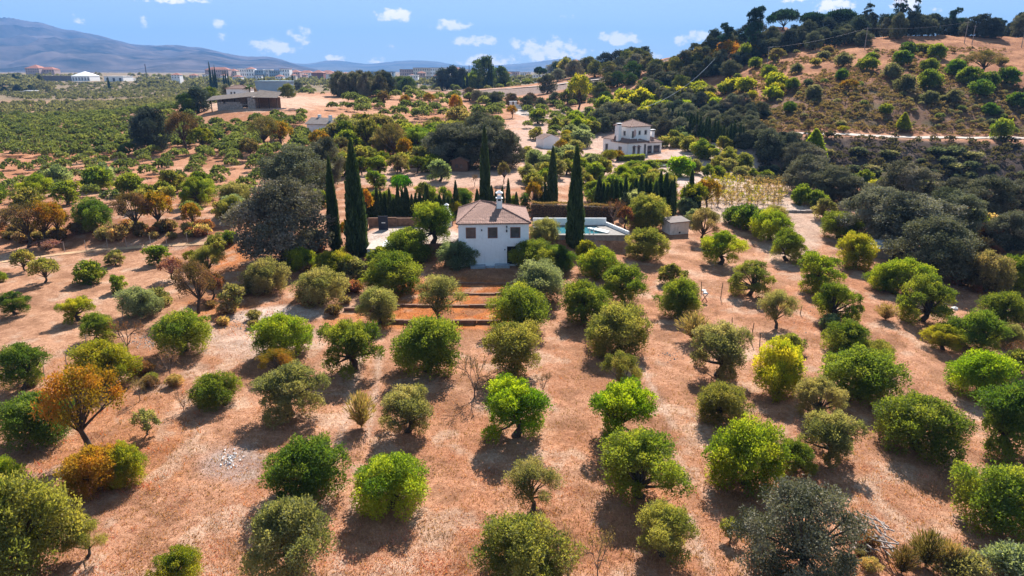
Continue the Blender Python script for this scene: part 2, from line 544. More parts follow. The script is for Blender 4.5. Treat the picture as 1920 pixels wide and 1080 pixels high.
def thing(name, label, cat, loc=(0, 0, 0), rot=0.0, group=None, me=None, scale=None):
    o = bpy.data.objects.new(name, me)
    COL.objects.link(o)
    o.location = loc
    o.rotation_euler = (0, 0, rot)
    if scale is not None:
        o.scale = scale
    o['label'], o['category'] = label, cat
    if group:
        o['group'] = group
    return o

# ------------------------------------------------------------------ the ground
def ground_material():
    m, t = new_mat('dry_grass_ground')
    out = N(t, 'ShaderNodeOutputMaterial')
    p = N(t, 'ShaderNodeBsdfPrincipled')
    p.inputs['Roughness'].default_value = 1.0
    p.inputs['Specular IOR Level'].default_value = 0.05
    t.links.new(p.outputs[0], out.inputs[0])
    a = N(t, 'ShaderNodeAttribute', attribute_name='ground_colour')
    c = N(t, 'ShaderNodeTexCoord')
    src = a.outputs['Color']
    for scale, lo, hi, amt, dist in ((0.35, 0.3, 0.62, 0.30, 1.5), (1.6, 0.3, 0.6, 0.36, 2.0), (7.0, 0.32, 0.6, 0.42, 1.2)):
        n = N(t, 'ShaderNodeTexNoise')
        n.inputs['Scale'].default_value = scale
        n.inputs['Detail'].default_value = 6.0
        n.inputs['Roughness'].default_value = 0.65
        n.inputs['Distortion'].default_value = dist
        t.links.new(c.outputs['Object'], n.inputs['Vector'])
        r = N(t, 'ShaderNodeValToRGB')
        r.color_ramp.elements[0].position, r.color_ramp.elements[1].position = lo, hi
        r.color_ramp.elements[0].color = (1 - amt * 0.85, 1 - amt * 0.98, 1 - amt * 1.02, 1)
        r.color_ramp.elements[1].color = (1.1, 1.12, 1.14, 1)
        t.links.new(n.outputs[0], r.inputs[0])
        mx = N(t, 'ShaderNodeMix', data_type='RGBA', blend_type='MULTIPLY')
        mx.inputs['Factor'].default_value = 1.0
        t.links.new(src, mx.inputs['A'])
        t.links.new(r.outputs[0], mx.inputs['B'])
        src = mx.outputs['Result']
    t.links.new(src, p.inputs['Base Color'])
    n1 = N(t, 'ShaderNodeTexNoise')
    n1.inputs['Scale'].default_value = 4.5
    n1.inputs['Detail'].default_value = 6.0
    n1.inputs['Roughness'].default_value = 0.7
    n1.inputs['Distortion'].default_value = 1.5
    t.links.new(c.outputs['Object'], n1.inputs['Vector'])
    b = N(t, 'ShaderNodeBump')
    b.inputs['Strength'].default_value = 0.7
    b.inputs['Distance'].default_value = 0.22
    t.links.new(n1.outputs[0], b.inputs['Height'])
    t.links.new(b.outputs[0], p.inputs['Normal'])
    return m


def blob(px, py, cx, cy, rx, ry, soft=0.35, wob=None):
    r = ((px - cx) / rx) ** 2 + ((py - cy) / ry) ** 2
    if wob is not None:
        r = r + wob
    return 1 - sstep(1 - soft, 1 + soft, r)


def ground_colour(X, Y, Z):
    px, py = proj(X, Y, Z)
    u = X / Y
    n1, n2, n3 = fbm(X * 0.06, Y * 0.06, 4, 21), fbm(X * 0.22, Y * 0.22, 4, 31), fbm(X * 0.9, Y * 0.9, 3, 41)
    wob = (n2 - 0.5) * 1.6 + (n3 - .5) * .8

    def mixc(c, col, m):
        m = np.clip(m, 0, 1)[:, None]
        return c * (1 - m) + np.array(col)[None] * m
    c = np.tile(np.array((0.470, 0.262, 0.172)), (len(X), 1))
    c = mixc(c, (0.41, 0.195, 0.112), sstep(0.48, 0.68, n1) * 0.75)
    c = mixc(c, (0.52, 0.335, 0.24), sstep(0.52, 0.72, n2) * 0.6)
    c = mixc(c, (0.33, 0.165, 0.095), sstep(0.60, 0.8, fbm(X * 0.13, Y * 0.13, 4, 51)) * 0.8)
    # ploughed plot on the west side, with the curved marks of the plough
    m = blob(px, py, 120, 590, 330, 130, 0.25, wob * .4) * (Y > 50)
    rad = np.hypot(X + 34, Y - 101)
    rows = 0.5 + 0.5 * np.sin(rad * 4.2 + 4 * n1)
    c = mixc(c, (0.475, 0.285, 0.19), m * 0.8)
    c = mixc(c, (0.36, 0.20, 0.125), m * rows * sstep(.45, .6, n2) * 0.6)
    # rust coloured grass of the terraces and verges
    c = mixc(c, (0.47, 0.175, 0.058), blob(px, py, 850, 565, 150, 62, 0.5, wob * .6) * 0.95)
    c = mixc(c, (0.48, 0.21, 0.085), blob(px, py, 690, 600, 70, 20, 0.5, wob) * 0.8)
    c = mixc(c, (0.48, 0.20, 0.08), blob(px, py, 435, 480, 40, 32, 0.5, wob) * 0.9)
    c = mixc(c, (0.45, 0.20, 0.085), blob(px, py, 420, 590, 90, 50, 0.5, wob) * 0.75)
    c = mixc(c, (0.43, 0.19, 0.085), blob(px, py, 210, 800, 160, 130, 0.5, wob) * 0.6)
    c = mixc(c, (0.30, 0.14, 0.08), blob(px, py, 180, 430, 300, 28, 0.5, wob) * 0.8)
    c = mixc(c, (0.34, 0.17, 0.10), blob(px, py, 270, 690, 110, 70, 0.5, wob) * 0.6)
    c = c * np.array((0.93, 0.85, 0.76))
    weeds = fbm(X * 0.45, Y * 0.45, 4, 91)
    c = mixc(c, (0.27, 0.135, 0.075), sstep(0.54, 0.66, weeds) * 0.75 * (Y < 130))
    c = mixc(c, (0.50, 0.36, 0.26), (1 - sstep(0.30, 0.42, weeds)) * 0.5 * (Y < 130))
    for (cx_, k_, w_) in ((9.5, .02, .35), (11.3, .02, .35), (-13.0, -.05, .35), (-11.2, -.05, .35)):     # wheel ruts between the rows
        c = mixc(c, (0.50, 0.36, 0.27), np.exp(-((X - cx_ - k_ * (Y - 50) - 1.2 * np.sin(Y * .06)) / w_) ** 2) * (Y < 95) * (Y > 25) * sstep(.35, .55, n2) * .7)
    # trodden paths
    c = mixc(c, (0.53, 0.42, 0.345), blob(px, py, 520, 590, 90, 16, 0.6, wob * .5 + (px - 520) * (py - 590) * .0006) * 0.85)
    c = mixc(c, (0.50, 0.385, 0.31), blob(px, py, 470, 640, 110, 30, 0.6, wob) * 0.6)
    c = mixc(c, (0.50, 0.42, 0.36), blob(px, py, 775, 448, 95, 24, 0.3, wob * .3) * 0.9)
    c = mixc(c, (0.50, 0.335, 0.25), blob(px, py, 900, 330, 270, 22, 0.4, wob * .6) * 0.85)
    c = mixc(c, (0.50, 0.355, 0.28), blob(px, py, 1080, 268, 170, 62, 0.4, wob) * 0.85)
    c = mixc(c, (0.52, 0.40, 0.34), blob(px, py, 1330, 315, 120, 48, 0.4, wob) * 0.9)
    c = mixc(c, (0.52, 0.46, 0.41), blob(px, py, 985, 207, 24, 10, 0.3) * 0.9)
    c = mixc(c, (0.52, 0.39, 0.30), blob(px, py, 1400, 375, 100, 40, 0.4, wob) * 0.9)
    c = mixc(c, (0.50, 0.38, 0.30), blob(px, py, 1480, 440, 60, 60, 0.4, wob) * 0.6)
    c = mixc(c, (0.54, 0.39, 0.29), blob(px, py, 470, 192, 170, 16, 0.4, wob) * 0.7)
    # ash patch
    c = mixc(c, (0.30, 0.25, 0.23), blob(px, py, 432, 868, 60, 38, 0.7, wob) * 0.55 * (Y < 60))
    # the steep eastern hillside: rust grass, grey-brown scrub, ravine below the road coloured dark for its shade and dark growth
    hill = sstep(183, 192, Y) * sstep(0.30, 0.36, u) * (1 - sstep(480, 600, Y))
    hill2 = sstep(225, 245, Y) * sstep(0.12, 0.26, u) * (1 - sstep(480, 600, Y))
    hh = np.maximum(hill, hill2)
    c = mixc(c, (0.31, 0.145, 0.078), hh)
    c = mixc(c, (0.42, 0.205, 0.108), hh * sstep(0.45, 0.6, n2) * sstep(217, 225, Y))
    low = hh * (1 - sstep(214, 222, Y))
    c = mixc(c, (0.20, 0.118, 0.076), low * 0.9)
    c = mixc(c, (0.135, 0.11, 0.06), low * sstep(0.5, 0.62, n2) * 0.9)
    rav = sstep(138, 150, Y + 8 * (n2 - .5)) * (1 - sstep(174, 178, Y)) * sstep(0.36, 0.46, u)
    c = mixc(c, (0.060, 0.048, 0.042), rav * 0.95)  # shade on the bank painted into its colour, along with dark vegetation
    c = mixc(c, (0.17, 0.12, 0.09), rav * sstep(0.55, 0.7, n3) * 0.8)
    # railway bank and the far country
    emb = sstep(338, 350, Y) * (1 - sstep(372, 378, Y)) * sstep(-0.12, -0.06, u) * (1 - sstep(0.25, 0.3, u))
    c = mixc(c, (0.25, 0.19, 0.165), emb * 0.95)
    far = sstep(430, 560, Y) * (1 - hh)
    c = mixc(c, (0.20, 0.17, 0.11), far * 0.85)
    c = mixc(c, (0.42, 0.27, 0.18), blob(px, py, 120, 212, 150, 16, 0.5, wob) * 0.9)
    return c


def build_ground():
    us = np.linspace(-1.32, 1.32, 620)
    ys = np.concatenate([np.geomspace(7, 260, 640), np.geomspace(260, 420, 110)[1:], np.geomspace(420, 12400, 130)[1:]])
    U, Yg = np.meshgrid(us, ys)
    X = (U * (Yg + 6)).ravel()
    Yv = Yg.ravel()
    Z = zf(X, Yv)
    nu, ny = len(us), len(ys)
    i = np.arange(nu * ny).reshape(ny, nu)
    F = np.stack([i[:-1, :-1].ravel(), i[:-1, 1:].ravel(), i[1:, 1:].ravel(), i[1:, :-1].ravel()], 1)
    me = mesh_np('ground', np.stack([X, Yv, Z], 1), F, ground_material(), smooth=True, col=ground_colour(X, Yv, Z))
    ob('ground', me, kind='structure')


build_ground()


def mountain_mat(name, c1, c2, sc):
    m, t = new_mat(name)
    out = N(t, 'ShaderNodeOutputMaterial')
    p = N(t, 'ShaderNodeBsdfPrincipled')
    p.inputs['Roughness'].default_value = 1.0
    p.inputs['Specular IOR Level'].default_value = 0.0
    t.links.new(p.outputs[0], out.inputs[0])
    c = N(t, 'ShaderNodeTexCoord')
    n = N(t, 'ShaderNodeTexNoise')
    n.inputs['Scale'].default_value = sc
    n.inputs['Detail'].default_value = 9.0
    n.inputs['Roughness'].default_value = 0.62
    t.links.new(c.outputs['Object'], n.inputs['Vector'])
    r = N(t, 'ShaderNodeValToRGB')
    r.color_ramp.elements[0].position, r.color_ramp.elements[1].position = 0.38, 0.66
    r.color_ramp.elements[0].color, r.color_ramp.elements[1].color = (*c1, 1), (*c2, 1)
    t.links.new(n.outputs[0], r.inputs[0])
    t.links.new(r.outputs[0], p.inputs['Base Color'])
    return m


def mountain(name, Yc, rows, depth_m, seed, material):
    """a mountain range whose crest is at Yc; rows = [(bearing px, crest row)]"""
    pxs = np.linspace(rows[0][0], rows[-1][0], 420)
    crest = np.interp(pxs, [a for a, _ in rows], [b for _, b in rows])
    ker = np.exp(-0.5 * (np.arange(-8, 9) / 3.0) ** 2)
    ker /= ker.sum()
    crest = np.convolve(np.pad(crest, 8, mode='edge'), ker, 'valid')
    top = CAM_Z - Yc * np.tan(PITCH - np.arctan((540 - crest) / FPX))
    tt = np.linspace(0, 1.35, 110)
    PX, T = np.meshgrid(pxs, tt)
    Yv = Yc - depth_m * (1 - T)
    X = (PX - 960) / FPX * Yc * 0.953 * (Yv / Yc)
    prof_ = np.where(T < 1, sstep(0, 1, T) * 0.45 + 0.55 * T ** 1.25, 1 - (T - 1) * 1.6)
    q = 9000.0 / Yc
    rid = 1 - np.abs(fbm(X * 0.0011 * q, Yv * 0.0005 * q, 5, seed) * 2 - 1)
    rid2 = fbm(X * 0.004 * q, Yv * 0.0022 * q, 4, seed + 5)
    amp = T * (1.12 - np.minimum(T, 1)) * 2.0
    H = 18 + (top[None] - 18) * (prof_ + amp * ((rid - 0.72) * 0.75 + (rid2 - .5) * 0.34))
    H += (fbm(X * 0.012 * q, Yv * 0.006 * q, 3, seed + 9) - .5) * 9 / q * np.minimum(T * 3, 1)
    n, k = len(pxs), len(tt)
    i = np.arange(n * k).reshape(k, n)
    F = np.stack([i[:-1, :-1].ravel(), i[:-1, 1:].ravel(), i[1:, 1:].ravel(), i[1:, :-1].ravel()], 1)
    me = mesh_np(name, np.stack([X.ravel(), Yv.ravel(), H.ravel()], 1), F, material, smooth=True)
    ob(name, me, kind='structure')


mountain('mountain', 7000, [(-420, 70), (-200, 42), (-60, 38), (0, 39), (45, 40), (90, 46), (130, 60), (160, 63), (200, 70), (260, 84), (300, 86), (340, 88),
                            (390, 92), (430, 102), (465, 108), (500, 107), (530, 112), (556, 122), (600, 132), (660, 137)], 3600, 71,
         mountain_mat('mountain_scrub', (0.020, 0.024, 0.022), (0.14, 0.11, 0.10), 0.0034))
mountain('hills', 10500, [(420, 130), (470, 114), (520, 110), (560, 121), (590, 119), (625, 112), (660, 118), (690, 122), (720, 118), (765, 114), (805, 113), (840, 118), (870, 124), (905, 122),
                         (950, 122), (985, 119), (1020, 114), (1060, 110), (1090, 112), (1130, 121), (1300, 120), (1500, 122), (2000, 124), (2400, 128)], 3000, 83,
         mountain_mat('far_hills_scrub', (0.06, 0.065, 0.05), (0.17, 0.15, 0.12), 0.0016))


def strip(name, pts, width, m, lift=0.06):
    """a road or path laid along surveyed points, level across"""
    P = [Vector(p) for p in pts]
    fine = []
    for a, b in zip(P[:-1], P[1:]):
        k = max(2, int((b - a).length / 1.5))
        fine += [a.lerp(b, i / k) for i in range(k)]
    fine.append(P[-1])
    V, F = [], []
    for i, p in enumerate(fine):
        d = (fine[min(i + 1, len(fine) - 1)] - fine[max(i - 1, 0)])
        nrm = Vector((-d.y, d.x, 0)).normalized()
        w = width / 2 * (1 + 0.12 * math.sin(i * 1.3) + .08 * math.sin(i * .37))
        for s in (-1, -0.33, 0.33, 1):
            q = p + nrm * w * s
            zz = float(zf(q.x, q.y)) if width < 3.5 else max(float(zf(q.x, q.y)), float(zf(p.x, p.y)))
            V.append((q.x, q.y, zz + lift))
    for i in range(len(fine) - 1):
        for k in range(3):
            F.append((i * 4 + k, i * 4 + k + 1, i * 4 + 5 + k, i * 4 + 4 + k))
    return ob(name, mesh_np(name, V, F, m), kind='structure')


strip('road', [gr(1345, 186), gr(1385, 184), gr(1440, 182), gr(1500, 181), gr(1560, 180), gr(1640, 179.5), gr(1730, 180), gr(1820, 181.5), gr(1930, 182.5), gr(2080, 183)], 3.2, MT['road'], 0.16)
strip('dirt_path', [at(-60, 500), at(60, 484), at(120, 476), at(185, 469), at(260, 464), at(320, 460), at(400, 456), at(470, 452)], 0.95, MT['straw'], 0.05)
strip('railway_track', [gr(835, 376), gr(900, 372), gr(960, 372), gr(1040, 369), gr(1110, 366), gr(1170, 362), gr(1225, 357), gr(1262, 352)], 3.8, MT['paving'], 0.3)

# ------------------------------------------------------------------ haze: even air over the whole country
def build_haze():
    m, t = new_mat('air')
    out = N(t, 'ShaderNodeOutputMaterial')
    v = N(t, 'ShaderNodeVolumePrincipled')
    v.inputs['Color'].default_value = (0.20, 0.46, 1.0, 1)
    v.inputs['Density'].default_value = 0.000100
    v.inputs['Anisotropy'].default_value = 0.0
    t.links.new(v.outputs[0], out.inputs['Volume'])
    o = MB().box(-19000, 19000, -1500, 12600, -40, 720).build('haze', m)
    o['kind'] = 'stuff'


build_haze()

# ------------------------------------------------------------------ plants: the shapes
def unit(v):
    return v / (np.linalg.norm(v, axis=1, keepdims=True) + 1e-9)


def leaves_on(rng, P, D, L, w, up=0.25, wild=0.6, tint=None, tri=False):
    """little leaf sprays: one diamond each at P growing along D"""
    n = len(P)
    ax = unit(D * 0.75 + rng.normal(0, wild, (n, 3)) + np.array([0, 0, up]))
    sd = unit(np.cross(ax, rng.normal(0, 1, (n, 3))))
    ln = L * rng.uniform(0.65, 1.35, (n, 1))
    wd = w * rng.uniform(0.7, 1.3, (n, 1))
    V = np.stack([P - ax * ln * .3, P + ax * ln * .25 + sd * wd, P + ax * ln * .7, P + ax * ln * .25 - sd * wd], 1).reshape(-1, 3)
    F = np.arange(n * 4).reshape(n, 4)
    t = rng.uniform(0, 1, n) if tint is None else tint
    return V, F, np.repeat(np.clip(t, 0, 1), 4)


def crown_mesh(name, seed, lobes, n, L, w, m, up=0.25, wild=0.6, shell=0.45, low=0.55, patch=0.85):
    rng = np.random.default_rng(seed)
    C = np.array([l[:3] for l in lobes])
    Rr = np.array([l[3] for l in lobes])
    Q = np.array([l[4] if len(l) > 4 else 0.85 for l in lobes])
    pr = Rr ** 2 / (Rr ** 2).sum()
    k = rng.choice(len(lobes), n, p=pr)
    D = unit(rng.normal(0, 1, (n, 3)))
    flip = (D[:, 2] < -0.2) & (rng.uniform(0, 1, n) > low)
    D[flip, 2] *= -1
    rad = shell + (1 - shell) * np.sqrt(rng.uniform(0, 1, n))
    # ragged edge: the radius wanders with direction
    ph = rng.uniform(0, 6.28, (len(lobes), 3))
    wob = 1 + 0.20 * np.sin(D[:, 0] * 5 + ph[k, 0]) + 0.12 * np.sin(D[:, 1] * 6 + ph[k, 1]) + 0.12 * np.sin(D[:, 2] * 7 + ph[k, 2]) + rng.normal(0, 0.06, n) + (rng.uniform(0, 1, n) < .12) * rng.uniform(0, .34, n)
    P = C[k] + D * (rad * Rr[k] * wob)[:, None] * np.stack([np.ones(n), np.ones(n), Q[k]], 1)
    P[:, 2] = np.maximum(P[:, 2], 0.02)
    lt = rng.uniform(0, 1, len(lobes))
    t = 0.5 + (lt[k] - 0.5) * patch + rng.normal(0, 0.15, n)
    V, F, T = leaves_on(rng, P, D, L, w, up, wild, t)
    return mesh_np(name, V, F, m, tint=T)


def dome_lobes(rng, n, zc, rh, rv, lr=(0.13, 0.22), el=(-0.35, 1.45), q=0.85, core=True):
    out = []
    for i in range(n):
        az = 2 * math.pi * (i * 0.618034 + rng.uniform(-.07, .07))
        e = el[0] + (el[1] - el[0]) * (((i + 0.5) / n) ** 0.85)
        r = rng.uniform(*lr)
        k = rng.uniform(0.82, 1.08)
        out.append((math.cos(az) * math.cos(e) * (rh - r) * k, math.sin(az) * math.cos(e) * (rh - r) * k, max(zc + math.sin(e) * (rv - r * q) * k, r * .5), r, q))
    if core:
        out.append((0, 0, zc * .9, rh * 0.46, 0.75))
    return out


def shaggy(rng, lb, skirt=0):
    """pushes some lobes out and stretches the crown a little, as pruned old olives grow"""
    ex = rng.uniform(.84, 1.0)
    out = []
    for l in lb:
        k = rng.uniform(.82, 1.16)
        out.append((l[0] * k, l[1] * k * ex, max(l[2] + rng.uniform(-.05, .06), l[3] * .5), l[3] * rng.uniform(.85, 1.1), l[4]))
    for i in range(skirt):             # low branches sweeping to the ground
        a = 6.28 * (i + rng.uniform(.1, .9)) / max(skirt, 1)
        out.append((math.cos(a) * rng.uniform(.2, .34), math.sin(a) * rng.uniform(.2, .34), rng.uniform(.12, .2), rng.uniform(.11, .17), .95))
    for i in range(3):                 # top shoots
        a, r = rng.uniform(0, 6.28), rng.uniform(0, .28)
        zt = max(l[2] + l[3] for l in lb)
        out.append((math.cos(a) * r, math.sin(a) * r * ex, zt - .07 - r * .35, .07, 1.1))
    return out


def trunk_mesh(name, seed, lobes, h, r0, m, lean=0.04, every=1):
    rng = np.random.default_rng(seed)
    b = MB()
    a = rng.uniform(0, 6.28)
    p1 = (lean * math.cos(a), lean * math.sin(a), h * .5)
    p2 = (lean * 1.3 * math.cos(a + 1), lean * 1.3 * math.sin(a + 1), h)
    b.tube([(0, 0, -0.05), (0, 0, 0.015), p1, p2], [r0 * 1.7, r0 * 1.25, r0, r0 * .85], 7)
    for (x, y, z, r, *_) in lobes[::every]:
        mid = (p2[0] * .55 + x * .45 + rng.uniform(-.03, .03), p2[1] * .55 + y * .45 + rng.uniform(-.03, .03), max(h * .8, h * .45 + z * .5))
        b.tube([(p2[0], p2[1], h * .93), mid, (x, y, z)], [r0 * .55, r0 * .3, r0 * .1], 5)
    return b.mesh(name, m)


def twig_mesh(name, seed, m, depth=4, spread=0.55, kids=3, r0=0.022, l0=0.3, trunk=0.16):
    """a leafless branching crown; returns the mesh and the twig tips"""
    rng = np.random.default_rng(seed)
    b, tips = MB(), []

    def grow(p, d, l, r, k):
        q = p + d * l
        b.tube([p, p.lerp(q, .5) + Vector(rng.normal(0, l * .06, 3)), q], [r, r * .8, r * .62], 4 if k > 1 else 3)
        if k == 0:
            tips.append(q)
            return
        for i in range(kids):
            nd = (d + Vector(rng.normal(0, spread, 3)) + Vector((0, 0, 0.12))).normalized()
            grow(q, nd, l * rng.uniform(.62, .85), r * .62, k - 1)
            if k <= 2:
                tips.append(q)
    b.tube([(0, 0, -.04), (0, 0, trunk * .5), (0.01, 0, trunk)], [r0 * 1.5, r0 * 1.1, r0], 6)
    for i in range(4):
        a = i * 1.57 + rng.uniform(0, .8)
        grow(Vector((0.01, 0, trunk)), Vector((math.cos(a) * .6, math.sin(a) * .6, .8)).normalized(), l0 * rng.uniform(.8, 1.1), r0 * .75, depth - 1)
    return b.mesh(name, m), np.array([tuple(t) for t in tips])


PROTO = {}       # kind -> list of (crown mesh, trunk mesh or None, width, height)


def measure(me):
    c = np.empty(len(me.vertices) * 3, np.float32)
    me.vertices.foreach_get('co', c)
    c = c.reshape(-1, 3)
    return max(np.percentile(c[:, 0], 98.5) - np.percentile(c[:, 0], 1.5), np.percentile(c[:, 1], 98.5) - np.percentile(c[:, 1], 1.5)), np.percentile(c[:, 2], 99.3)


def reg(kind, crown, trunk):
    PROTO.setdefault(kind, []).append((crown, trunk, *measure(crown)))


LEAF, BARK = MT['leaf'], MT['bark']
for tag, n, L, w in (('', 34000, 0.027, 0.0066), ('_mid', 5200, 0.070, 0.019)):
    for k in range(5 if tag == '' else 4):      # dense, bushy olives that reach nearly to the ground
        rng = np.random.default_rng(100 + k)
        lb = shaggy(rng, dome_lobes(rng, 20 + k, 0.33, 0.5, 0.33, (0.085, 0.18), (-0.62, 1.5)), 8)
        reg('bushy' + tag, crown_mesh('crown', 200 + k, lb, int(n * .85), L, w, LEAF), trunk_mesh('trunk', 300 + k, lb, 0.2, 0.045, BARK, every=2))
    for k in range(5 if tag == '' else 4):      # open olives: rounded pads of leaves on a visible trunk and limbs
        rng = np.random.default_rng(120 + k)
        lb = dome_lobes(rng, 11 + k, 0.40, 0.5, 0.33, (0.11, 0.20), (-0.6, 1.35), core=False)
        lb = shaggy(rng, lb, 3)
        lb = [(x * rng.uniform(.8, 1.15), y * rng.uniform(.8, 1.15), z + rng.uniform(-.05, .05), r, q) for x, y, z, r, q in lb]
        reg('open' + tag, crown_mesh('crown', 220 + k, lb, int(n * .72), L, w, LEAF, low=.4), trunk_mesh('trunk', 320 + k, lb, 0.20, 0.045, BARK, 0.06))
    for k in range(3):                          # thin, sparse olives where the branches show through
        rng = np.random.default_rng(140 + k)
        lb = dome_lobes(rng, 13, 0.46, 0.5, 0.42, (0.10, 0.18), (-0.4, 1.5), core=False)
        reg('sparse' + tag, crown_mesh('crown', 240 + k, lb, int(n * .42), L * .95, w, LEAF, shell=.15, low=.9), trunk_mesh('trunk', 340 + k, lb, 0.18, 0.035, BARK, 0.05))
for k in range(3):                              # holm oaks
    rng = np.random.default_rng(160 + k)
    lb = shaggy(rng, dome_lobes(rng, 38, 0.36, 0.5, 0.42, (0.07, 0.14), (-0.5, 1.5)), 10)
    reg('oak', crown_mesh('crown', 260 + k, lb, 38000, 0.022, 0.0082, MT['oakleaf'], up=.1, wild=.8), trunk_mesh('trunk', 360 + k, lb, 0.2, 0.04, BARK, every=4))
    reg('oak_mid', crown_mesh('crown', 260 + k, lb, 10000, 0.038, 0.0125, MT['oakleaf'], up=.1, wild=.8), trunk_mesh('trunk', 360 + k, lb, 0.2, 0.04, BARK, every=6))
for k in range(2):                              # thin oak, branches showing
    rng = np.random.default_rng(170 + k)
    lb = shaggy(rng, dome_lobes(rng, 44, 0.36, 0.5, 0.42, (0.07, 0.12), (-0.6, 1.5), core=True), 12)
    reg('thin_oak', crown_mesh('crown', 270 + k, lb, 34000, 0.018, 0.006, MT['oakleaf'], up=.1, wild=.9, shell=.1), trunk_mesh('trunk', 370 + k, lb, 0.22, 0.03, BARK, every=2))
for k in range(3):                              # autumn almonds: wide, airy, many limbs
    rng = np.random.default_rng(180 + k)
    lb = dome_lobes(rng, 17, 0.52, 0.5, 0.36, (0.09, 0.16), (-0.35, 1.45), core=False)
    reg('autumn', crown_mesh('crown', 280 + k, lb, 7000, 0.026, 0.008, MT['autumn'], shell=.1, low=.9, wild=.9, up=0), trunk_mesh('trunk', 380 + k, lb, 0.26, 0.032, BARK, .05))
    reg('autumn_mid', crown_mesh('crown', 280 + k, lb, 2200, 0.06, 0.02, MT['autumn'], shell=.1, low=.9, wild=.9, up=0), trunk_mesh('trunk', 380 + k, lb, 0.26, 0.032, BARK, .05))
for k in range(3):                              # bare or nearly bare bushes and young trees
    tm, tips = twig_mesh('trunk', 400 + k, MT['greybark'])
    rng = np.random.default_rng(420 + k)
    P = tips[rng.integers(0, len(tips), 900)] + rng.normal(0, .03, (900, 3))
    V, F, T = leaves_on(rng, P, unit(rng.normal(0, 1, (900, 3))), 0.028, 0.009)
    reg('bare', mesh_np('crown', V, F, MT['autumn'], tint=T), tm)


def spindle(name, seed, n, L, w, m, pw=2.0, base=0.07, rag=0.10):
    rng = np.random.default_rng(seed)
    t = rng.uniform(0, 1, n) ** 1.15
    a = rng.uniform(0, 6.283, n)
    pr = np.minimum(1, (t / base) ** .6) * (1 - t ** pw) ** .8
    pr = pr * (1 + 0.07 * np.sin(a * 3 + t * 13) + 0.05 * np.sin(a * 5 - t * 31) + rng.normal(0, rag, n))
    r = 0.5 * pr * (0.8 + 0.2 * rng.uniform(0, 1, n))
    P = np.stack([np.cos(a) * r, np.sin(a) * r, t * 0.985 + 0.012], 1)
    D = np.stack([np.cos(a) * .5, np.sin(a) * .5, np.full(n, 0.12)], 1)
    V, F, T = leaves_on(rng, P, D, L, w, up=0.05, wild=.25, tint=.5 + .2 * np.sin(a * 4 + t * 20) * .5 + rng.normal(0, .2, n))
    core_t = np.linspace(0.02, .97, 14)
    b = MB()
    b.tube([(0, 0, x) for x in core_t], [0.40 * min(1, (x / base) ** .6) * (1 - x ** pw) ** .8 + .004 for x in core_t], 9)
    o = len(V)
    V2 = np.concatenate([V, np.array(b.v)])
    quads = [f for f in b.f if len(f) == 4]
    F2 = np.concatenate([F, np.array(quads) + o])
    return mesh_np(name, V2, F2, m, tint=np.concatenate([T, np.full(len(b.v), .1)]))


stub = MB().tube([(0, 0, -.02), (0, 0, .03), (0, 0, .12)], [.07, .06, .05], 7).mesh('trunk', BARK)
for k in range(2):
    reg('cypress', spindle('crown', 500 + k, 12000, 0.11, 0.018, MT['cypleaf']), stub)
    reg('small_cypress', spindle('crown', 510 + k, 2600, 0.16, 0.045, MT['cypleaf'], 1.6, .08, .08), stub)
    reg('conical', spindle('crown', 520 + k, 9000, 0.10, 0.022, LEAF, 1.3, .16, .14), stub)
for k in range(2):                              # umbrella pine
    rng = np.random.default_rng(540 + k)
    lb = [(math.cos(i * 2.4) * .37 * math.sqrt((i + .5) / 22), math.sin(i * 2.4) * .37 * math.sqrt((i + .5) / 22), .5 + .12 * (1 - (i / 22.)) + rng.uniform(-.01, .01), rng.uniform(.09, .13), .7) for i in range(22)]
    reg('umbrella', crown_mesh('crown', 540 + k, lb, 6000, 0.045, 0.012, MT['oakleaf'], up=.5), trunk_mesh('trunk', 545 + k, lb, .36, .025, BARK, every=3))
    lb = [(rng.normal(0, .17), rng.normal(0, .17), z, rng.uniform(.10, .16), .7) for z in np.linspace(.3, 1.02, 13)]
    reg('pine', crown_mesh('crown', 550 + k, lb, 7000, 0.045, 0.012, MT['oakleaf'], up=.4), trunk_mesh('trunk', 555 + k, lb, .3, .025, BARK))
rng = np.random.default_rng(560)                # thin cedar with level plates
lb = [(math.cos(a) * r, math.sin(a) * r, z + rng.uniform(-.05, .05), rng.uniform(.03, .075), .5) for z in (.4, .5, .6, .7, .8, .92) for a in rng.uniform(0, 6.28, 4) for r in (.5 * (1.2 - z), .26 * (1.2 - z))]
reg('cedar', crown_mesh('crown', 560, lb, 2600, 0.045, 0.012, MT['oakleaf'], up=.1), trunk_mesh('trunk', 565, lb + [(0, 0, 1.12, .01)], .3, .02, BARK))
for k in range(3):                              # shrubs
    rng = np.random.default_rng(580 + k)
    lb = dome_lobes(rng, 9, 0.2, 0.5, 0.36, (0.15, 0.24), (-0.1, 1.4))
    reg('shrub', crown_mesh('crown', 580 + k, lb, 1500, 0.11, 0.03, LEAF), None)
    reg('shrub_near', crown_mesh('crown', 585 + k, lb, 7000, 0.055, 0.013, LEAF), None)
    rng = np.random.default_rng(590 + k)        # straw coloured broom: thin stalks fanning up
    a, t = rng.uniform(0, 6.283, 1500), rng.uniform(0, 1, 1500)
    e = rng.uniform(.5, 1.5, 1500)
    D = np.stack([np.cos(a) * np.cos(e), np.sin(a) * np.cos(e), np.sin(e)], 1)
    V, F, T = leaves_on(rng, D * (t * .75)[:, None] * np.array([.62, .62, 1.]) + np.array([0, 0, .05]), D, .17, .010, .2, .18)
    reg('broom', mesh_np('crown', V, F, MT['autumn'], tint=T), None)
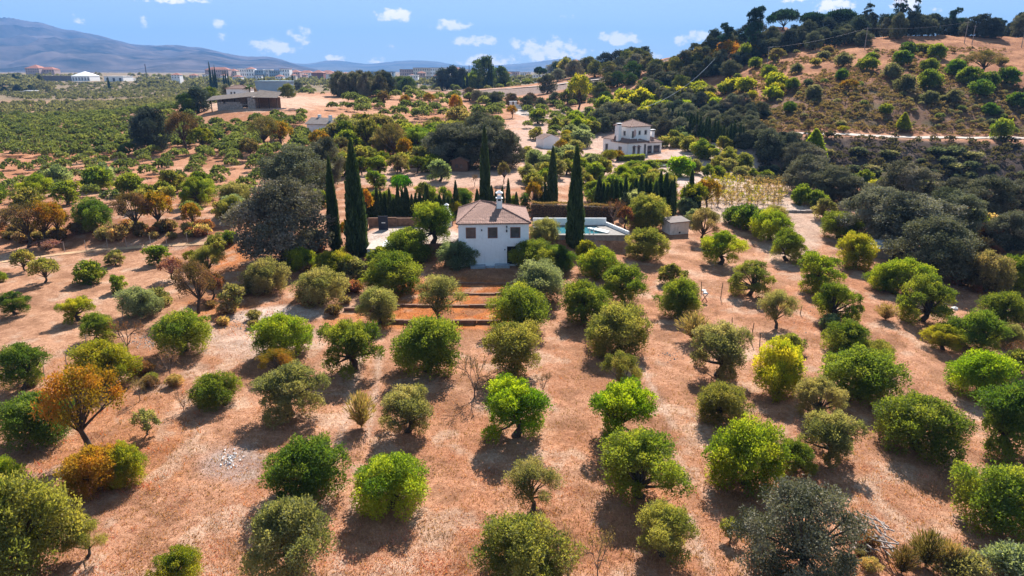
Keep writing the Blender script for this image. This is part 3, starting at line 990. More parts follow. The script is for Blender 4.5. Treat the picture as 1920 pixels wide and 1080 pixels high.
# broad-leaved hedge plants (laurel-like columns)
for k in range(2):
    rng = np.random.default_rng(600 + k)
    lb = [(rng.uniform(-.22, .22), rng.uniform(-.22, .22), z, rng.uniform(.2, .27), 1.2) for z in np.linspace(.18, 1.25, 9)]
    reg('column_bush', crown_mesh('crown', 600 + k, lb, 4200, .07, .022, LEAF, up=.5, wild=.5), None)

# ------------------------------------------------------------------ plants: where they stand
G = dict(vivid=(0.155, 0.240, 0.012), bright=(0.160, 0.205, 0.018), green=(0.125, 0.160, 0.024), deep=(0.080, 0.125, 0.022), olive=(0.175, 0.175, 0.048), grey=(0.185, 0.180, 0.085),
         silver=(0.150, 0.185, 0.118), yellowgreen=(0.205, 0.215, 0.020), yellow=(0.34, 0.33, 0.025), gold=(0.31, 0.19, 0.022), orange=(0.36, 0.205, 0.026), rust=(0.20, 0.095, 0.055), pink=(0.36, 0.20, 0.17),
         brown=(0.15, 0.105, 0.06), drab=(0.18, 0.15, 0.075), dry=(0.34, 0.255, 0.135), oak=(0.130, 0.128, 0.086), oakgrey=(0.185, 0.172, 0.128), darkoak=(0.060, 0.072, 0.060), cypress=(0.052, 0.080, 0.030),
         pine=(0.030, 0.062, 0.042), lime=(0.10, 0.26, 0.012), laurel=(0.045, 0.085, 0.02))
WORD = dict(vivid='vivid green', bright='bright green', green='mid green', deep='deep green', olive='olive green', grey='grey-green', silver='silvery', yellowgreen='yellow-green', yellow='bright yellow',
            gold='golden', orange='orange', rust='rust red', pink='pinkish', brown='brown', drab='drab olive-brown', dry='straw coloured', oak='dark', oakgrey='dusty grey-green', darkoak='blackish green',
            cypress='dark green', pine='blue-black', lime='lime green', laurel='dark glossy green')
SHAPE = dict(shrub_near='low', bushy='bushy', open='open crowned', sparse='thin', oak='dense', thin_oak='airy', autumn='airy', bare='leafless', cypress='slender', small_cypress='young', conical='cone shaped', umbrella='flat topped',
             pine='tall', cedar='gaunt', shrub='low', broom='wispy', column_bush='upright')
KIND = dict(shrub_near=('shrub', 'shrub'), bushy=('olive_tree', 'olive tree'), open=('olive_tree', 'olive tree'), sparse=('olive_tree', 'olive tree'), oak=('holm_oak', 'oak tree'), thin_oak=('holm_oak', 'oak tree'),
            autumn=('almond_tree', 'almond tree'), bare=('bare_tree', 'bare tree'), cypress=('cypress_tree', 'cypress'), small_cypress=('cypress_tree', 'cypress'), conical=('cypress_tree', 'cypress'),
            umbrella=('pine_tree', 'pine tree'), pine=('pine_tree', 'pine tree'), cedar=('cedar_tree', 'cedar'), shrub=('shrub', 'shrub'), broom=('dry_bush', 'bush'), column_bush=('laurel_bush', 'bush'))
PLANTS = []          # every plant before it is built
prng = random.Random(7)


def plant(kind, p, width, col, H=None, label=None, group=None, near=None, jit=0.10, word=None, ex=1.0):
    c = G[col] if isinstance(col, str) else col
    k = prng.uniform(1 - jit, 1 + jit)
    width = width * .85
    c = tuple(min(0.6, v * k * prng.uniform(1 - jit * .5, 1 + jit * .5)) for v in c)
    PLANTS.append(dict(kind=kind, p=p, w=width, ex=ex, col=c, cname=col if isinstance(col, str) else 'green', H=H, label=label, group=group, px=width / depth(p) * FPX, word=word, rot=prng.uniform(0, 6.283)))
    return p


def T(kind, px, py, wpx, col, hpx=None, **kw):
    """a plant surveyed by the foot of its trunk, its spread and its height as they look from the drone"""
    p = at(px, py) if 'Y' not in kw else gr(px, kw.pop('Y'))
    d = depth(p)
    ang = math.atan2(CAM_Z - p.z, p.y)
    w = wpx * d / FPX
    H = None
    if hpx:
        H = max(0.3, hpx * d / FPX / max(0.35, math.cos(ang)))
    return plant(kind, p, w, col, H, ex=2.0, **kw)

# ------------------------------------------------------------------ the olives of the near plot, one by one
OL, WST, EST = 'olive trees of the near grove', 'young trees of the ploughed plot', 'olive trees east of the house'
for a in [
    ('bushy', 48, 1075, 215, 'olive', 150), ('sparse', 165, 1045, 75, 'olive'), ('bushy', 338, 1092, 92, 'yellowgreen'), ('open', 550, 1078, 168, 'grey'), ('bushy', 735, 950, 150, 'bright'),
    ('bushy', 580, 930, 146, 'deep'), ('bushy', 2, 925, 92, 'bright'), ('sparse', 1000, 955, 105, 'grey'), ('bushy', 985, 1078, 185, 'olive'),
    ('open', 1200, 932, 162, 'green'), ('open', 1242, 1042, 118, 'olive'), ('sparse', 1370, 1012, 44, 'olive'),
    ('bushy', 1868, 990, 165, 'green'), ('bushy', 1395, 905, 150, 'bright'), ('open', 1490, 885, 75, 'green'),
    ('open', 1550, 862, 118, 'grey'), ('bushy', 1718, 842, 165, 'green', 88), ('open', 1890, 848, 150, 'deep'),
    ('bushy', 72, 825, 125, 'deep'), ('sparse', 277, 815, 50, 'grey'), ('bushy', 404, 758, 98, 'green'), ('open', 545, 778, 122, 'grey'),
    ('open', 765, 810, 112, 'grey'), ('open', 968, 818, 146, 'vivid'), ('open', 1166, 822, 140, 'vivid'), ('sparse', 1163, 735, 76, 'olive'),
    ('bushy', 1350, 788, 104, 'olive'), ('open', 1530, 782, 88, 'grey'), ('bushy', 1612, 745, 146, 'green', 84), ('bushy', 1832, 742, 118, 'vivid'), ('open', 1345, 705, 124, 'grey'),
    ('bushy', 205, 718, 110, 'yellowgreen'), ('open', 48, 728, 92, 'deep'), ('bushy', 345, 658, 106, 'green'), ('open', 186, 638, 62, 'green'),
    ('bushy', 535, 662, 112, 'bright'), ('open', 664, 695, 122, 'green'), ('bushy', 802, 696, 138, 'green'), ('open', 964, 700, 122, 'olive'),
    ('bushy', 975, 618, 122, 'green'), ('sparse', 826, 604, 92, 'grey'), ('open', 710, 608, 82, 'grey'), ('bushy', 1157, 660, 122, 'olive'),
    ('bushy', 1096, 602, 96, 'green'), ('open', 1166, 572, 96, 'green'), ('bushy', 1122, 520, 86, 'bright', 52), ('bushy', 1010, 560, 104, 'silver', 66),
    ('bushy', 1273, 592, 86, 'green'), ('open', 1257, 533, 56, 'olive'), ('bushy', 1212, 486, 78, 'olive'), ('open', 1351, 496, 88, 'bright'), ('open', 1405, 554, 82, 'olive'),
    ('sparse', 1455, 615, 70, 'grey'), ('bushy', 1482, 660, 54, 'olive'), ('bushy', 1443, 450, 78, 'bright'), ('open', 1474, 489, 74, 'green'), ('open', 1528, 545, 94, 'bright'),
    ('bushy', 1602, 500, 78, 'yellowgreen'), ('bushy', 1655, 545, 70, 'bright'), ('bushy', 1700, 552, 92, 'bright'), ('open', 1565, 605, 94, 'green'), ('bushy', 1553, 618, 44, 'silver'),
    ('open', 1728, 602, 108, 'green'), ('bushy', 1585, 664, 92, 'green'), ('open', 1768, 656, 70, 'yellowgreen'), ('open', 1830, 662, 95, 'green'), ('bushy', 1880, 608, 95, 'green'),
    ('bushy', 1892, 650, 62, 'grey'), ('bushy', 1572, 447, 68, 'green'), ('open', 1545, 412, 52, 'grey'), ('bushy', 1452, 424, 62, 'grey'), ('sparse', 1318, 450, 66, 'drab'),
    ('bushy', 858, 500, 74, 'silver', 46), ('bushy', 738, 545, 108, 'green'), ('bushy', 765, 492, 86, 'green'), ('bushy', 718, 505, 60, 'green'), ('open', 812, 458, 92, 'green'), ('bushy', 1020, 456, 62, 'grey'),
    ('bushy', 998, 502, 92, 'green', 50), ('bushy', 1045, 505, 62, 'deep'), ('bushy', 1100, 486, 48, 'yellowgreen', 34), ('bushy', 602, 570, 92, 'grey'), ('bushy', 500, 548, 82, 'grey'),
    ('bushy', 570, 508, 62, 'bright'), ('open', 625, 525, 72, 'yellowgreen'), ('bushy', 660, 522, 56, 'grey'), ('sparse', 440, 582, 54, 'grey'), ('sparse', 395, 518, 62, 'olive'),
    ('bushy', 266, 592, 76, 'silver'), ('bushy', 295, 575, 52, 'grey'), ('open', 148, 602, 64, 'yellowgreen'), ('open', 222, 547, 38, 'green'), ('bushy', 170, 530, 56, 'green'), ('open', 30, 590, 64, 'deep'),
    ('sparse', 85, 530, 54, 'olive'), ('open', 217, 497, 37, 'grey'), ('open', 297, 495, 43, 'green'), ('sparse', 48, 508, 42, 'olive'), ('bushy', -2, 528, 30, 'green'), ('open', 420, 410, 44, 'olive'),
    ('bushy', 178, 430, 74, 'deep'), ('bushy', 405, 470, 44, 'olive'), ('bushy', 430, 455, 36, 'green'), ('bushy', 1400, 430, 60, 'deep'), ('bushy', 1375, 418, 48, 'deep'), ('bushy', 1212, 428, 84, 'olive'),
    ('bushy', 1790, 640, 60, 'green'), ('bushy', 1905, 700, 60, 'olive'), ('bushy', 1640, 690, 70, 'olive'),
    # the grove behind the house, as far as its trees can be told apart
    ('open', 825, 340, 46, 'silver'), ('open', 705, 352, 44, 'green'), ('bushy', 745, 345, 26, 'bright'), ('open', 810, 385, 34, 'grey'), ('open', 795, 372, 40, 'olive'), ('open', 870, 380, 38, 'green'), ('open', 990, 340, 44, 'grey'),
    ('open', 1000, 306, 34, 'grey', 24), ('open', 1025, 335, 34, 'olive', 30), ('bushy', 1000, 352, 40, 'olive'), ('bushy', 1065, 300, 34, 'silver'), ('bushy', 1090, 275, 46, 'silver'), ('open', 1085, 248, 30, 'bright'), ('open', 1010, 232, 38, 'green'),
    ('open', 1040, 248, 32, 'olive'), ('bushy', 1062, 242, 28, 'grey'), ('open', 1110, 246, 34, 'bright'), ('open', 1005, 262, 30, 'olive'), ('bushy', 1140, 300, 26, 'grey'), ('open', 1130, 330, 40, 'olive'),
    ('open', 1265, 274, 34, 'olive'), ('open', 1315, 298, 50, 'green'), ('open', 1330, 300, 40, 'green'), ('open', 1345, 320, 30, 'olive'), ('open', 1365, 328, 38, 'grey'), ('open', 1410, 335, 28, 'green'), ('open', 1438, 340, 26, 'green'),
    ('bushy', 1395, 318, 40, 'olive'), ('bushy', 1120, 380, 50, 'green'), ('bushy', 1150, 372, 60, 'green'), ('bushy', 1275, 330, 52, 'vivid'), ('bushy', 1190, 320, 54, 'green', 18), ('bushy', 1218, 318, 44, 'green', 18),
    ('bushy', 1115, 365, 40, 'green'), ('bushy', 1210, 425, 50, 'green'), ('bushy', 1190, 405, 60, 'silver'), ('bushy', 1285, 400, 40, 'silver'), ('bushy', 1303, 420, 40, 'silver'), ('bushy', 690, 300, 40, 'olive'),
]:
    T(*a, group=(WST if a[1] < 320 and 440 < a[2] < 640 else OL if a[2] > 470 and a[1] < 1250 else EST if a[1] >= 1250 and a[2] > 390 else 'olive trees around the two houses'))

# small trees and bushes of other kinds, near plot
for a in [
    ('autumn', 172, 850, 150, 'orange', 150), ('bushy', 188, 918, 118, 'gold', 74), ('bushy', 236, 908, 84, 'yellowgreen', 66), ('bushy', 1458, 738, 104, 'yellow', 92), ('autumn', 522, 704, 76, 'gold', 46), ('autumn', 372, 588, 84, 'brown', 95),
    ('autumn', 55, 464, 84, 'brown', 80), ('autumn', 92, 458, 76, 'orange', 78), ('autumn', 112, 452, 46, 'gold', 70), ('autumn', 255, 438, 72, 'brown', 75), ('autumn', 300, 432, 60, 'gold', 70), ('autumn', 362, 432, 42, 'gold', 50),
    ('autumn', 400, 560, 56, 'rust', 48), ('autumn', 325, 525, 46, 'pink', 42), ('autumn', 90, 470, 52, 'pink', 20), ('bare', 240, 662, 62, 'rust', 72), ('bare', 320, 708, 58, 'pink', 55), ('bare', 345, 772, 38, 'rust', 40),
    ('bare', 890, 745, 86, 'brown', 82), ('bare', 1018, 738, 42, 'brown', 45), ('bare', 1120, 1085, 70, 'dry', 85), ('bare', 1065, 1085, 70, 'dry', 80), ('bare', 263, 752, 34, 'dry', 42), ('bare', 1690, 555, 55, 'dry', 50),
    ('broom', 678, 802, 54, 'dry', 64), ('broom', 1300, 640, 62, 'dry', 52), ('broom', 1660, 600, 40, 'dry', 30), ('broom', 720, 585, 40, 'dry', 30), ('broom', 1735, 1062, 60, 'drab', 60), ('broom', 1775, 1078, 54, 'dry', 55), ('broom', 1690, 1075, 50, 'brown', 45),
    ('autumn', 1380, 765, 30, 'drab', 30), ('autumn', 360, 500, 34, 'yellowgreen', 30), ('shrub_near', 1895, 1085, 110, 'silver'), ('shrub_near', 1800, 1092, 96, 'grey'),
    ('thin_oak', 1490, 1088, 225, 'oak', 150), ('oak', 535, 490, 165, 'oakgrey', 145), ('oak', 1705, 475, 165, 'oakgrey', 105), ('oak', 1640, 448, 130, 'oakgrey', 92), ('oak', 1745, 520, 140, 'oak', 105), ('oak', 1775, 450, 110, 'oak', 90),
    ('oak', 1690, 405, 110, 'oakgrey', 95), ('oak', 1890, 470, 90, 'oak', 70), ('bushy', 1845, 545, 96, 'drab', 70), ('bushy', 1900, 545, 80, 'green', 62), ('autumn', 1850, 460, 60, 'rust', 40), ('bushy', 1820, 440, 50, 'green', 45), ('bare', 1890, 690, 60, 'rust', 60),
    ('autumn', 683, 415, 36, 'orange', 60), ('autumn', 650, 455, 30, 'orange', 40), ('umbrella', 755, 388, 42, 'lime', 58), ('autumn', 1000, 392, 34, 'gold', 50), ('autumn', 1300, 395, 60, 'yellowgreen', 50), ('autumn', 1325, 392, 50, 'gold', 55),
    ('autumn', 1052, 292, 26, 'gold', 30), ('autumn', 1062, 266, 26, 'yellow', 22), ('autumn', 1085, 205, 44, 'yellow', 62), ('autumn', 1145, 308, 34, 'yellowgreen', 26), ('autumn', 1158, 302, 26, 'gold', 20),
    ('conical', 550, 366, 56, 'lime', 62), ('conical', 1523, 305, 46, 'bright', 60), ('bare', 1345, 385, 34, 'brown', 46), ('autumn', 945, 345, 26, 'drab', 40), ('bare', 890, 350, 20, 'brown', 24), ('autumn', 1172, 430, 40, 'rust', 42), ('bare', 1150, 420, 46, 'rust', 46),
    ('autumn', 855, 408, 26, 'yellowgreen', 30), ('autumn', 690, 285, 56, 'olive', 60), ('autumn', 735, 300, 62, 'drab', 66), ('autumn', 760, 310, 34, 'gold', 50), ('autumn', 690, 272, 46, 'drab', 30), ('autumn', 600, 285, 46, 'gold', 40),
    ('autumn', 500, 282, 66, 'drab', 62), ('autumn', 525, 275, 50, 'gold', 46), ('autumn', 348, 285, 66, 'brown', 72), ('autumn', 380, 285, 44, 'yellowgreen', 44), ('autumn', 620, 320, 40, 'gold', 42), ('autumn', 855, 225, 30, 'orange', 46), ('autumn', 960, 222, 24, 'gold', 24),
    ('autumn', 760, 205, 24, 'gold', 26), ('autumn', 805, 200, 22, 'gold', 24), ('autumn', 785, 262, 16, 'yellow', 22), ('autumn', 720, 202, 24, 'brown', 30), ('autumn', 470, 300, 40, 'drab', 40),
    ('oak', 285, 285, 72, 'darkoak', 78), ('oak', 560, 375, 130, 'oak', 96), ('oak', 610, 350, 70, 'oak', 86), ('oak', 525, 360, 60, 'oakgrey', 50), ('oak', 850, 312, 110, 'oak', 76), ('oak', 908, 315, 110, 'oak', 80), ('oak', 945, 315, 72, 'oak', 66), ('oak', 905, 268, 80, 'oak', 54), ('oak', 825, 305, 70, 'oak', 52),
    ('oak', 1515, 360, 90, 'oakgrey', 66), ('oak', 1560, 375, 80, 'oak', 60), ('oak', 1600, 380, 60, 'oakgrey', 46), ('oak', 1505, 325, 80, 'oakgrey', 56), ('oak', 1840, 400, 110, 'oak', 66), ('oak', 1900, 400, 90, 'oak', 60), ('oak', 1790, 385, 80, 'oak', 50), ('oak', 1440, 300, 60, 'oak', 56),
    ('oak', 1480, 285, 46, 'oak', 36), ('bushy', 1620, 345, 36, 'green', 26), ('bushy', 1665, 360, 44, 'bright', 34), ('bushy', 1700, 365, 44, 'bright', 34), ('bushy', 1735, 365, 40, 'green', 30), ('bushy', 1640, 372, 46, 'yellowgreen', 34), ('bushy', 1500, 382, 44, 'green', 36), ('bushy', 1530, 388, 40, 'green', 30), ('bushy', 1760, 400, 50, 'bright', 36), ('bushy', 1720, 385, 40, 'olive', 36),
]:
    k = dict(word='bushy') if False else {}
    T(*a, group='other trees and bushes of the valley', **k)

# cypresses
for (px, py, top, w) in [(629, 470, 300, 24), (672, 482, 268, 40), (910, 388, 240, 21), (1035, 390, 278, 21), (1077, 465, 280, 33)]:
    p = at(px, py)
    d = depth(p)
    # the foot and the tip are known, so the height follows
    dd = pix_dir(px, top)
    H = CAM_Z + dd[2] / dd[1] * p.y - p.z
    plant('cypress', p, w * d / FPX, 'cypress', H, group='five tall cypresses around the white house')
crng = random.Random(5)
CH, CV, CR = 'clipped cypresses of the hedge behind the house', 'cypresses along the lane behind the villa', 'tall dark hedge below the villa'
x = 692
while x < 858:
    T('small_cypress', x, 407 + crng.uniform(-3, 2), crng.uniform(11, 15), 'cypress', crng.uniform(34, 58), group=CH)
    x += crng.uniform(6.5, 9)
for px, py, h in [(942, 400, 48), (953, 398, 60), (930, 398, 40), (968, 398, 36), (1005, 392, 42), (1015, 392, 40), (1022, 392, 46), (895, 396, 40), (922, 394, 44), (800, 398, 50), (762, 402, 52), (855, 395, 54)]:
    T('small_cypress', px, py, 12, 'cypress', h, group=CH)
x = 1122
while x < 1262:
    T('small_cypress', x, 398 + crng.uniform(-4, 8), crng.uniform(15, 21), 'cypress', crng.uniform(50, 76), group=CR)
    x += crng.uniform(7, 11)
for px, py, h, w in [(1260, 405, 66, 15), (1293, 392, 70, 16), (1280, 395, 40, 13), (1305, 398, 44, 18), (1245, 402, 50, 15)]:
    T('small_cypress', px, py, w, 'cypress', h, group=CR)
for i in range(26):
    px = 1252 + i * 5.8 + crng.uniform(-1.5, 1.5)
    py = 246 + (px - 1252) * 0.24
    T('small_cypress', px, py, crng.uniform(8.5, 12), 'cypress', crng.uniform(26, 48), group=CV)
for px, py, h, w in [(700, 395, 36, 30), (722, 398, 40, 30), (808, 395, 40, 26), (838, 396, 44, 28), (690, 400, 40, 26), (740, 400, 34, 26), (985, 398, 34, 24), (875, 398, 40, 26), (960, 398, 30, 22)]:
    T('column_bush', px, py, w, 'laurel' if crng.random() < .4 else 'green', h, group='leafy bushes among the hedge cypresses')
for px, py, h, w in [(1130, 390, 46, 30), (1165, 388, 46, 34), (1200, 388, 50, 34), (1235, 385, 50, 34), (1255, 372, 40, 32), (1180, 365, 36, 34), (1215, 360, 36, 34), (1145, 360, 34, 34)]:
    T('column_bush', px, py, w, 'olive' if crng.random() < .5 else 'green', h, group='leafy bushes below the villa')

# ------------------------------------------------------------------ the groves further off, planted in rows
taken = [(P['p'].x, P['p'].y, P['w'] * .42) for P in PLANTS]
for px, Y, r in [(450, 232, 9), (480, 236, 9), (420, 228, 8), (412, 222, 7), (440, 224, 8), (470, 227, 8), (605, 206, 6), (590, 200, 4.5), (625, 202, 5), (450, 262, 9), (1026, 174, 5), (1020, 168, 4), (1022, 160, 3.5), (1035, 165, 4), (862, 137, 3), (1185, 176, 12), (1215, 170, 9)]:
    q_ = gr(px, Y)
    taken.append((q_.x, q_.y, r))


def free(x, y, r):
    return all((x - a) ** 2 + (y - b) ** 2 > (r + c) ** 2 for a, b, c in taken)


def grove(test, x0, x1, y0, y1, step, kinds, cols, wr, group, ang=0.2, keep=0.92, fill=0.7, jt=.18):
    ca_, sa = math.cos(ang), math.sin(ang)
    n = int(max(x1 - x0, y1 - y0) * 1.5 / step) + 2
    cx, cy = (x0 + x1) / 2, (y0 + y1) / 2
    for i in range(-n // 2, n // 2 + 1):
        for j in range(-n // 2, n // 2 + 1):
            x = cx + (i * ca_ - j * sa) * step + crng.uniform(-jt, jt) * step
            y = cy + (i * sa + j * ca_) * step + crng.uniform(-jt, jt) * step
            if not (x0 < x < x1 and y0 < y < y1) or crng.random() > keep:
                continue
            if y > 165 and fbm(np.array(x * .035), np.array(y * .035), 3, 123) < .31:
                continue
            z = float(zf(x, y))
            px, py = proj(x, y, z)
            if not (-60 < px < 1980) or not test(px, py, x, y):
                continue
            w = crng.uniform(*wr)
            if not free(x, y, w * .5 * fill):
                continue
            plant(crng.choice(kinds), Vector((x, y, z)), w, crng.choice(cols), group=group)


MIX = ['olive', 'olive', 'grey', 'green', 'green', 'bright', 'silver']
DULL = ['olive', 'deep', 'deep', 'grey', 'oak', 'darkoak']
grove(lambda px, py, x, y: px < 560 + (py - 260) * .3 and py > 268 and not (py > 395 and px < 330), -110, -10, 96, 190, 6.8, ['open', 'open', 'bushy'], MIX, (4.0, 5.8), 'olive grove on the western slope', 0.25)
grove(lambda px, py, x, y: px < 640 and py <= 300 and not (330 < px < 640 and py < 232), -260, 10, 170, 330, 5.8, ['bushy', 'open'], DULL, (4.6, 6.6), 'dark olives of the western valley', 0.15, .97)
grove(lambda px, py, x, y: 330 < px < 640 and 214 < py < 300, -120, -20, 150, 232, 5.8, ['bushy', 'bushy', 'open'], ['green', 'green', 'olive', 'deep', 'grey'], (4.2, 6.0), 'olives below the ruined barn', 0.3, .97)
grove(lambda px, py, x, y: 620 < px < 1000 and 182 < py < 302 and not (985 - py * .2 < px), -65, 16, 150, 320, 6.8, ['bushy', 'open', 'bushy'], ['grey', 'green', 'olive', 'deep', 'green', 'silver', 'drab'], (4.8, 8.6), 'olives on the rise behind the oaks', 0.1, .86, .5, .38)
grove(lambda px, py, x, y: 985 < px < 1130 and 195 < py < 262, 4, 50, 190, 320, 6.6, ['open', 'bushy'], ['green', 'olive', 'bright', 'grey'], (4.2, 6), 'olives beside the gate lane', 0.1, .8)

for (x0, x1, y0, y1, n, wr, ks, cs, gp) in [(985, 1120, 285, 352, 16, (28, 42), ['open', 'bushy'], ['grey', 'olive', 'green', 'silver'], 'olives between the oaks and the villa'), (1250, 1405, 272, 342, 10, (26, 40), ['open', 'bushy'], ['grey', 'olive', 'green'], 'olives around the villa drive'),
                                           (635, 830, 250, 332, 30, (32, 52), ['open', 'bushy', 'autumn'], ['olive', 'grey', 'green', 'drab'], 'mixed trees behind the tall cypresses'), (1165, 1262, 326, 348, 12, (24, 34), ['bushy'], ['green', 'bright', 'olive'], 'garden bushes below the villa'),
                                           (1060, 1125, 225, 300, 9, (26, 36), ['open', 'bushy'], ['bright', 'olive', 'silver'], 'olives between the oaks and the villa'), (1230, 1300, 258, 285, 5, (20, 30), ['bushy'], ['olive', 'silver'], 'olives around the villa drive')]:
    k = 0
    while k < n * 4:
        k += 1
        px, py = crng.uniform(x0, x1), crng.uniform(y0, y1)
        q = at(px, py)
        w = crng.uniform(*wr)
        wm = w * depth(q) / FPX
        if free(q.x, q.y, wm * .36) and sum(1 for P in PLANTS if P['group'] == gp) < 60:
            T(crng.choice(ks), px, py, w, crng.choice(cs), group=gp)
            taken.append((q.x, q.y, wm * .36))
            if k > n * 3.2:
                break
# the eastern hillside: olives on the terraces, seen against rust coloured grass
for a in [(1300, 152, 26), (1381, 150, 22), (1440, 145, 32), (1493, 138, 26), (1485, 168, 28), (1525, 185, 32), (1545, 158, 20), (1576, 150, 28), (1580, 125, 32), (1610, 165, 22), (1626, 132, 38), (1690, 122, 36), (1672, 148, 40), (1695, 172, 42),
          (1740, 135, 36), (1742, 165, 46), (1755, 110, 34), (1790, 140, 36), (1815, 158, 46), (1850, 165, 42), (1838, 180, 46), (1888, 158, 40), (1905, 200, 40), (1786, 192, 30), (1800, 210, 24), (1480, 210, 26), (1855, 215, 30), (1880, 225, 22), (1700, 105, 34),
          (1660, 215, 26), (1620, 200, 22), (1575, 240, 22), (1740, 195, 34), (1760, 225, 24), (1415, 128, 26), (1350, 205, 24), (1330, 180, 26), (1370, 215, 22)]:
    T('bushy', a[0], a[1], a[2], crng.choice(['deep', 'oak', 'green', 'oak', 'deep']), group='olives on the eastern hillside')
for a in [('autumn', 1838, 140, 70, 'drab', 42), ('autumn', 1590, 172, 34, 'gold', 22), ('conical', 1692, 245, 28, 'yellowgreen', 32), ('bushy', 1875, 262, 40, 'green', 38), ('bushy', 1900, 258, 24, 'deep', 24), ('autumn', 1580, 250, 22, 'yellow', 14), ('autumn', 1515, 248, 20, 'drab', 24),
          ('autumn', 1362, 118, 46, 'orange', 40), ('autumn', 1410, 112, 26, 'gold', 26), ('bushy', 1395, 118, 34, 'green', 34), ('autumn', 1455, 120, 34, 'drab', 28), ('autumn', 1310, 120, 36, 'drab', 30), ('autumn', 1340, 130, 40, 'gold', 34)]:
    T(*a, group='odd bushes of the eastern hillside')
# bright broad-leaved scrub in the gully and dark oak wood round it
for i in range(40):
    px = crng.uniform(1130, 1470)
    py = 205 - (px - 1130) * .10 + crng.uniform(-16, 26)
    T('shrub', px, py, crng.uniform(20, 40), crng.choice(['yellowgreen', 'bright', 'green', 'yellowgreen']), group='bright scrub in the gully')
for (x0, x1, f, sp, n, wr, cs) in [(1020, 1300, lambda x: 168 + (x - 1020) * .02, 30, 26, (24, 40), ['oak', 'olive', 'deep', 'oakgrey']), (1120, 1430, lambda x: 238 + (x - 1120) * .04, 14, 44, (28, 44), ['oakgrey', 'oak', 'oakgrey']),
                                  (1220, 1430, lambda x: 215, 16, 20, (26, 40), ['oakgrey', 'oak', 'darkoak']), (880, 1060, lambda x: 196 + (x - 880) * .03, 8, 16, (18, 30), ['oak', 'oakgrey', 'brown']), (1040, 1340, lambda x: 140 - (x - 1040) * .05, 12, 28, (20, 36), ['oak', 'oakgrey', 'olive', 'drab', 'olive']),
                                  (1390, 1480, lambda x: 268 + (x - 1390) * .25, 10, 12, (30, 44), ['oak', 'darkoak'])]:
    for i in range(n):
        px = x0 + (x1 - x0) * (i + crng.uniform(0, 1)) / n
        T('oak', px, f(px) + crng.uniform(-sp, sp), crng.uniform(*wr), crng.choice(cs), group='oak wood along the eastern slope')
# trees on the skyline
SK = 'dark trees along the eastern skyline'
for i in range(58):
    px = 1225 + i * 12.6 + crng.uniform(-4, 4)
    Yk = 300 + crng.uniform(-22, 18)
    T('oak', px, 0, crng.uniform(26, 46), crng.choice(['darkoak', 'darkoak', 'oak']), crng.uniform(24, 46) * (1 if px > 1330 else .6), Y=Yk, group=SK)
for i in range(18):
    px = 1290 + i * 19.5 + crng.uniform(-5, 5)
    T('oak', px, 0, crng.uniform(26, 44), crng.choice(['darkoak', 'oak', 'oak']), crng.uniform(20, 36), Y=276 + crng.uniform(-8, 8), group=SK)
for k, px, Yk, w, h, c in [('pine', 1353, 292, 40, 66, 'pine'), ('pine', 1407, 296, 60, 78, 'pine'), ('pine', 1335, 290, 40, 52, 'darkoak'), ('umbrella', 1467, 318, 56, 56, 'pine'), ('umbrella', 1518, 318, 50, 50, 'pine'), ('umbrella', 1570, 318, 60, 56, 'pine'),
                           ('cedar', 1622, 300, 40, 62, 'darkoak'), ('cedar', 1678, 292, 52, 72, 'pine'), ('cedar', 1710, 300, 24, 70, 'pine'), ('pine', 1787, 300, 32, 52, 'pine'), ('pine', 1745, 305, 36, 44, 'pine'), ('umbrella', 1915, 300, 36, 46, 'pine'), ('pine', 1865, 305, 34, 36, 'pine'), ('pine', 1635, 300, 30, 44, 'darkoak'),
                           ('oak', 1160, 420, 40, 30, 'darkoak'), ('oak', 1185, 425, 40, 30, 'darkoak'), ('oak', 1135, 425, 36, 30, 'darkoak'), ('oak', 1205, 415, 36, 28, 'darkoak'), ('umbrella', 1010, 500, 20, 30, 'pine'), ('umbrella', 1045, 520, 22, 32, 'pine'), ('umbrella', 1018, 480, 18, 26, 'pine'), ('bushy', 1060, 470, 34, 36, 'olive'), ('bushy', 1085, 460, 22, 24, 'drab')]:
    T(k, px, 0, w, c, h, Y=Yk, group=SK)
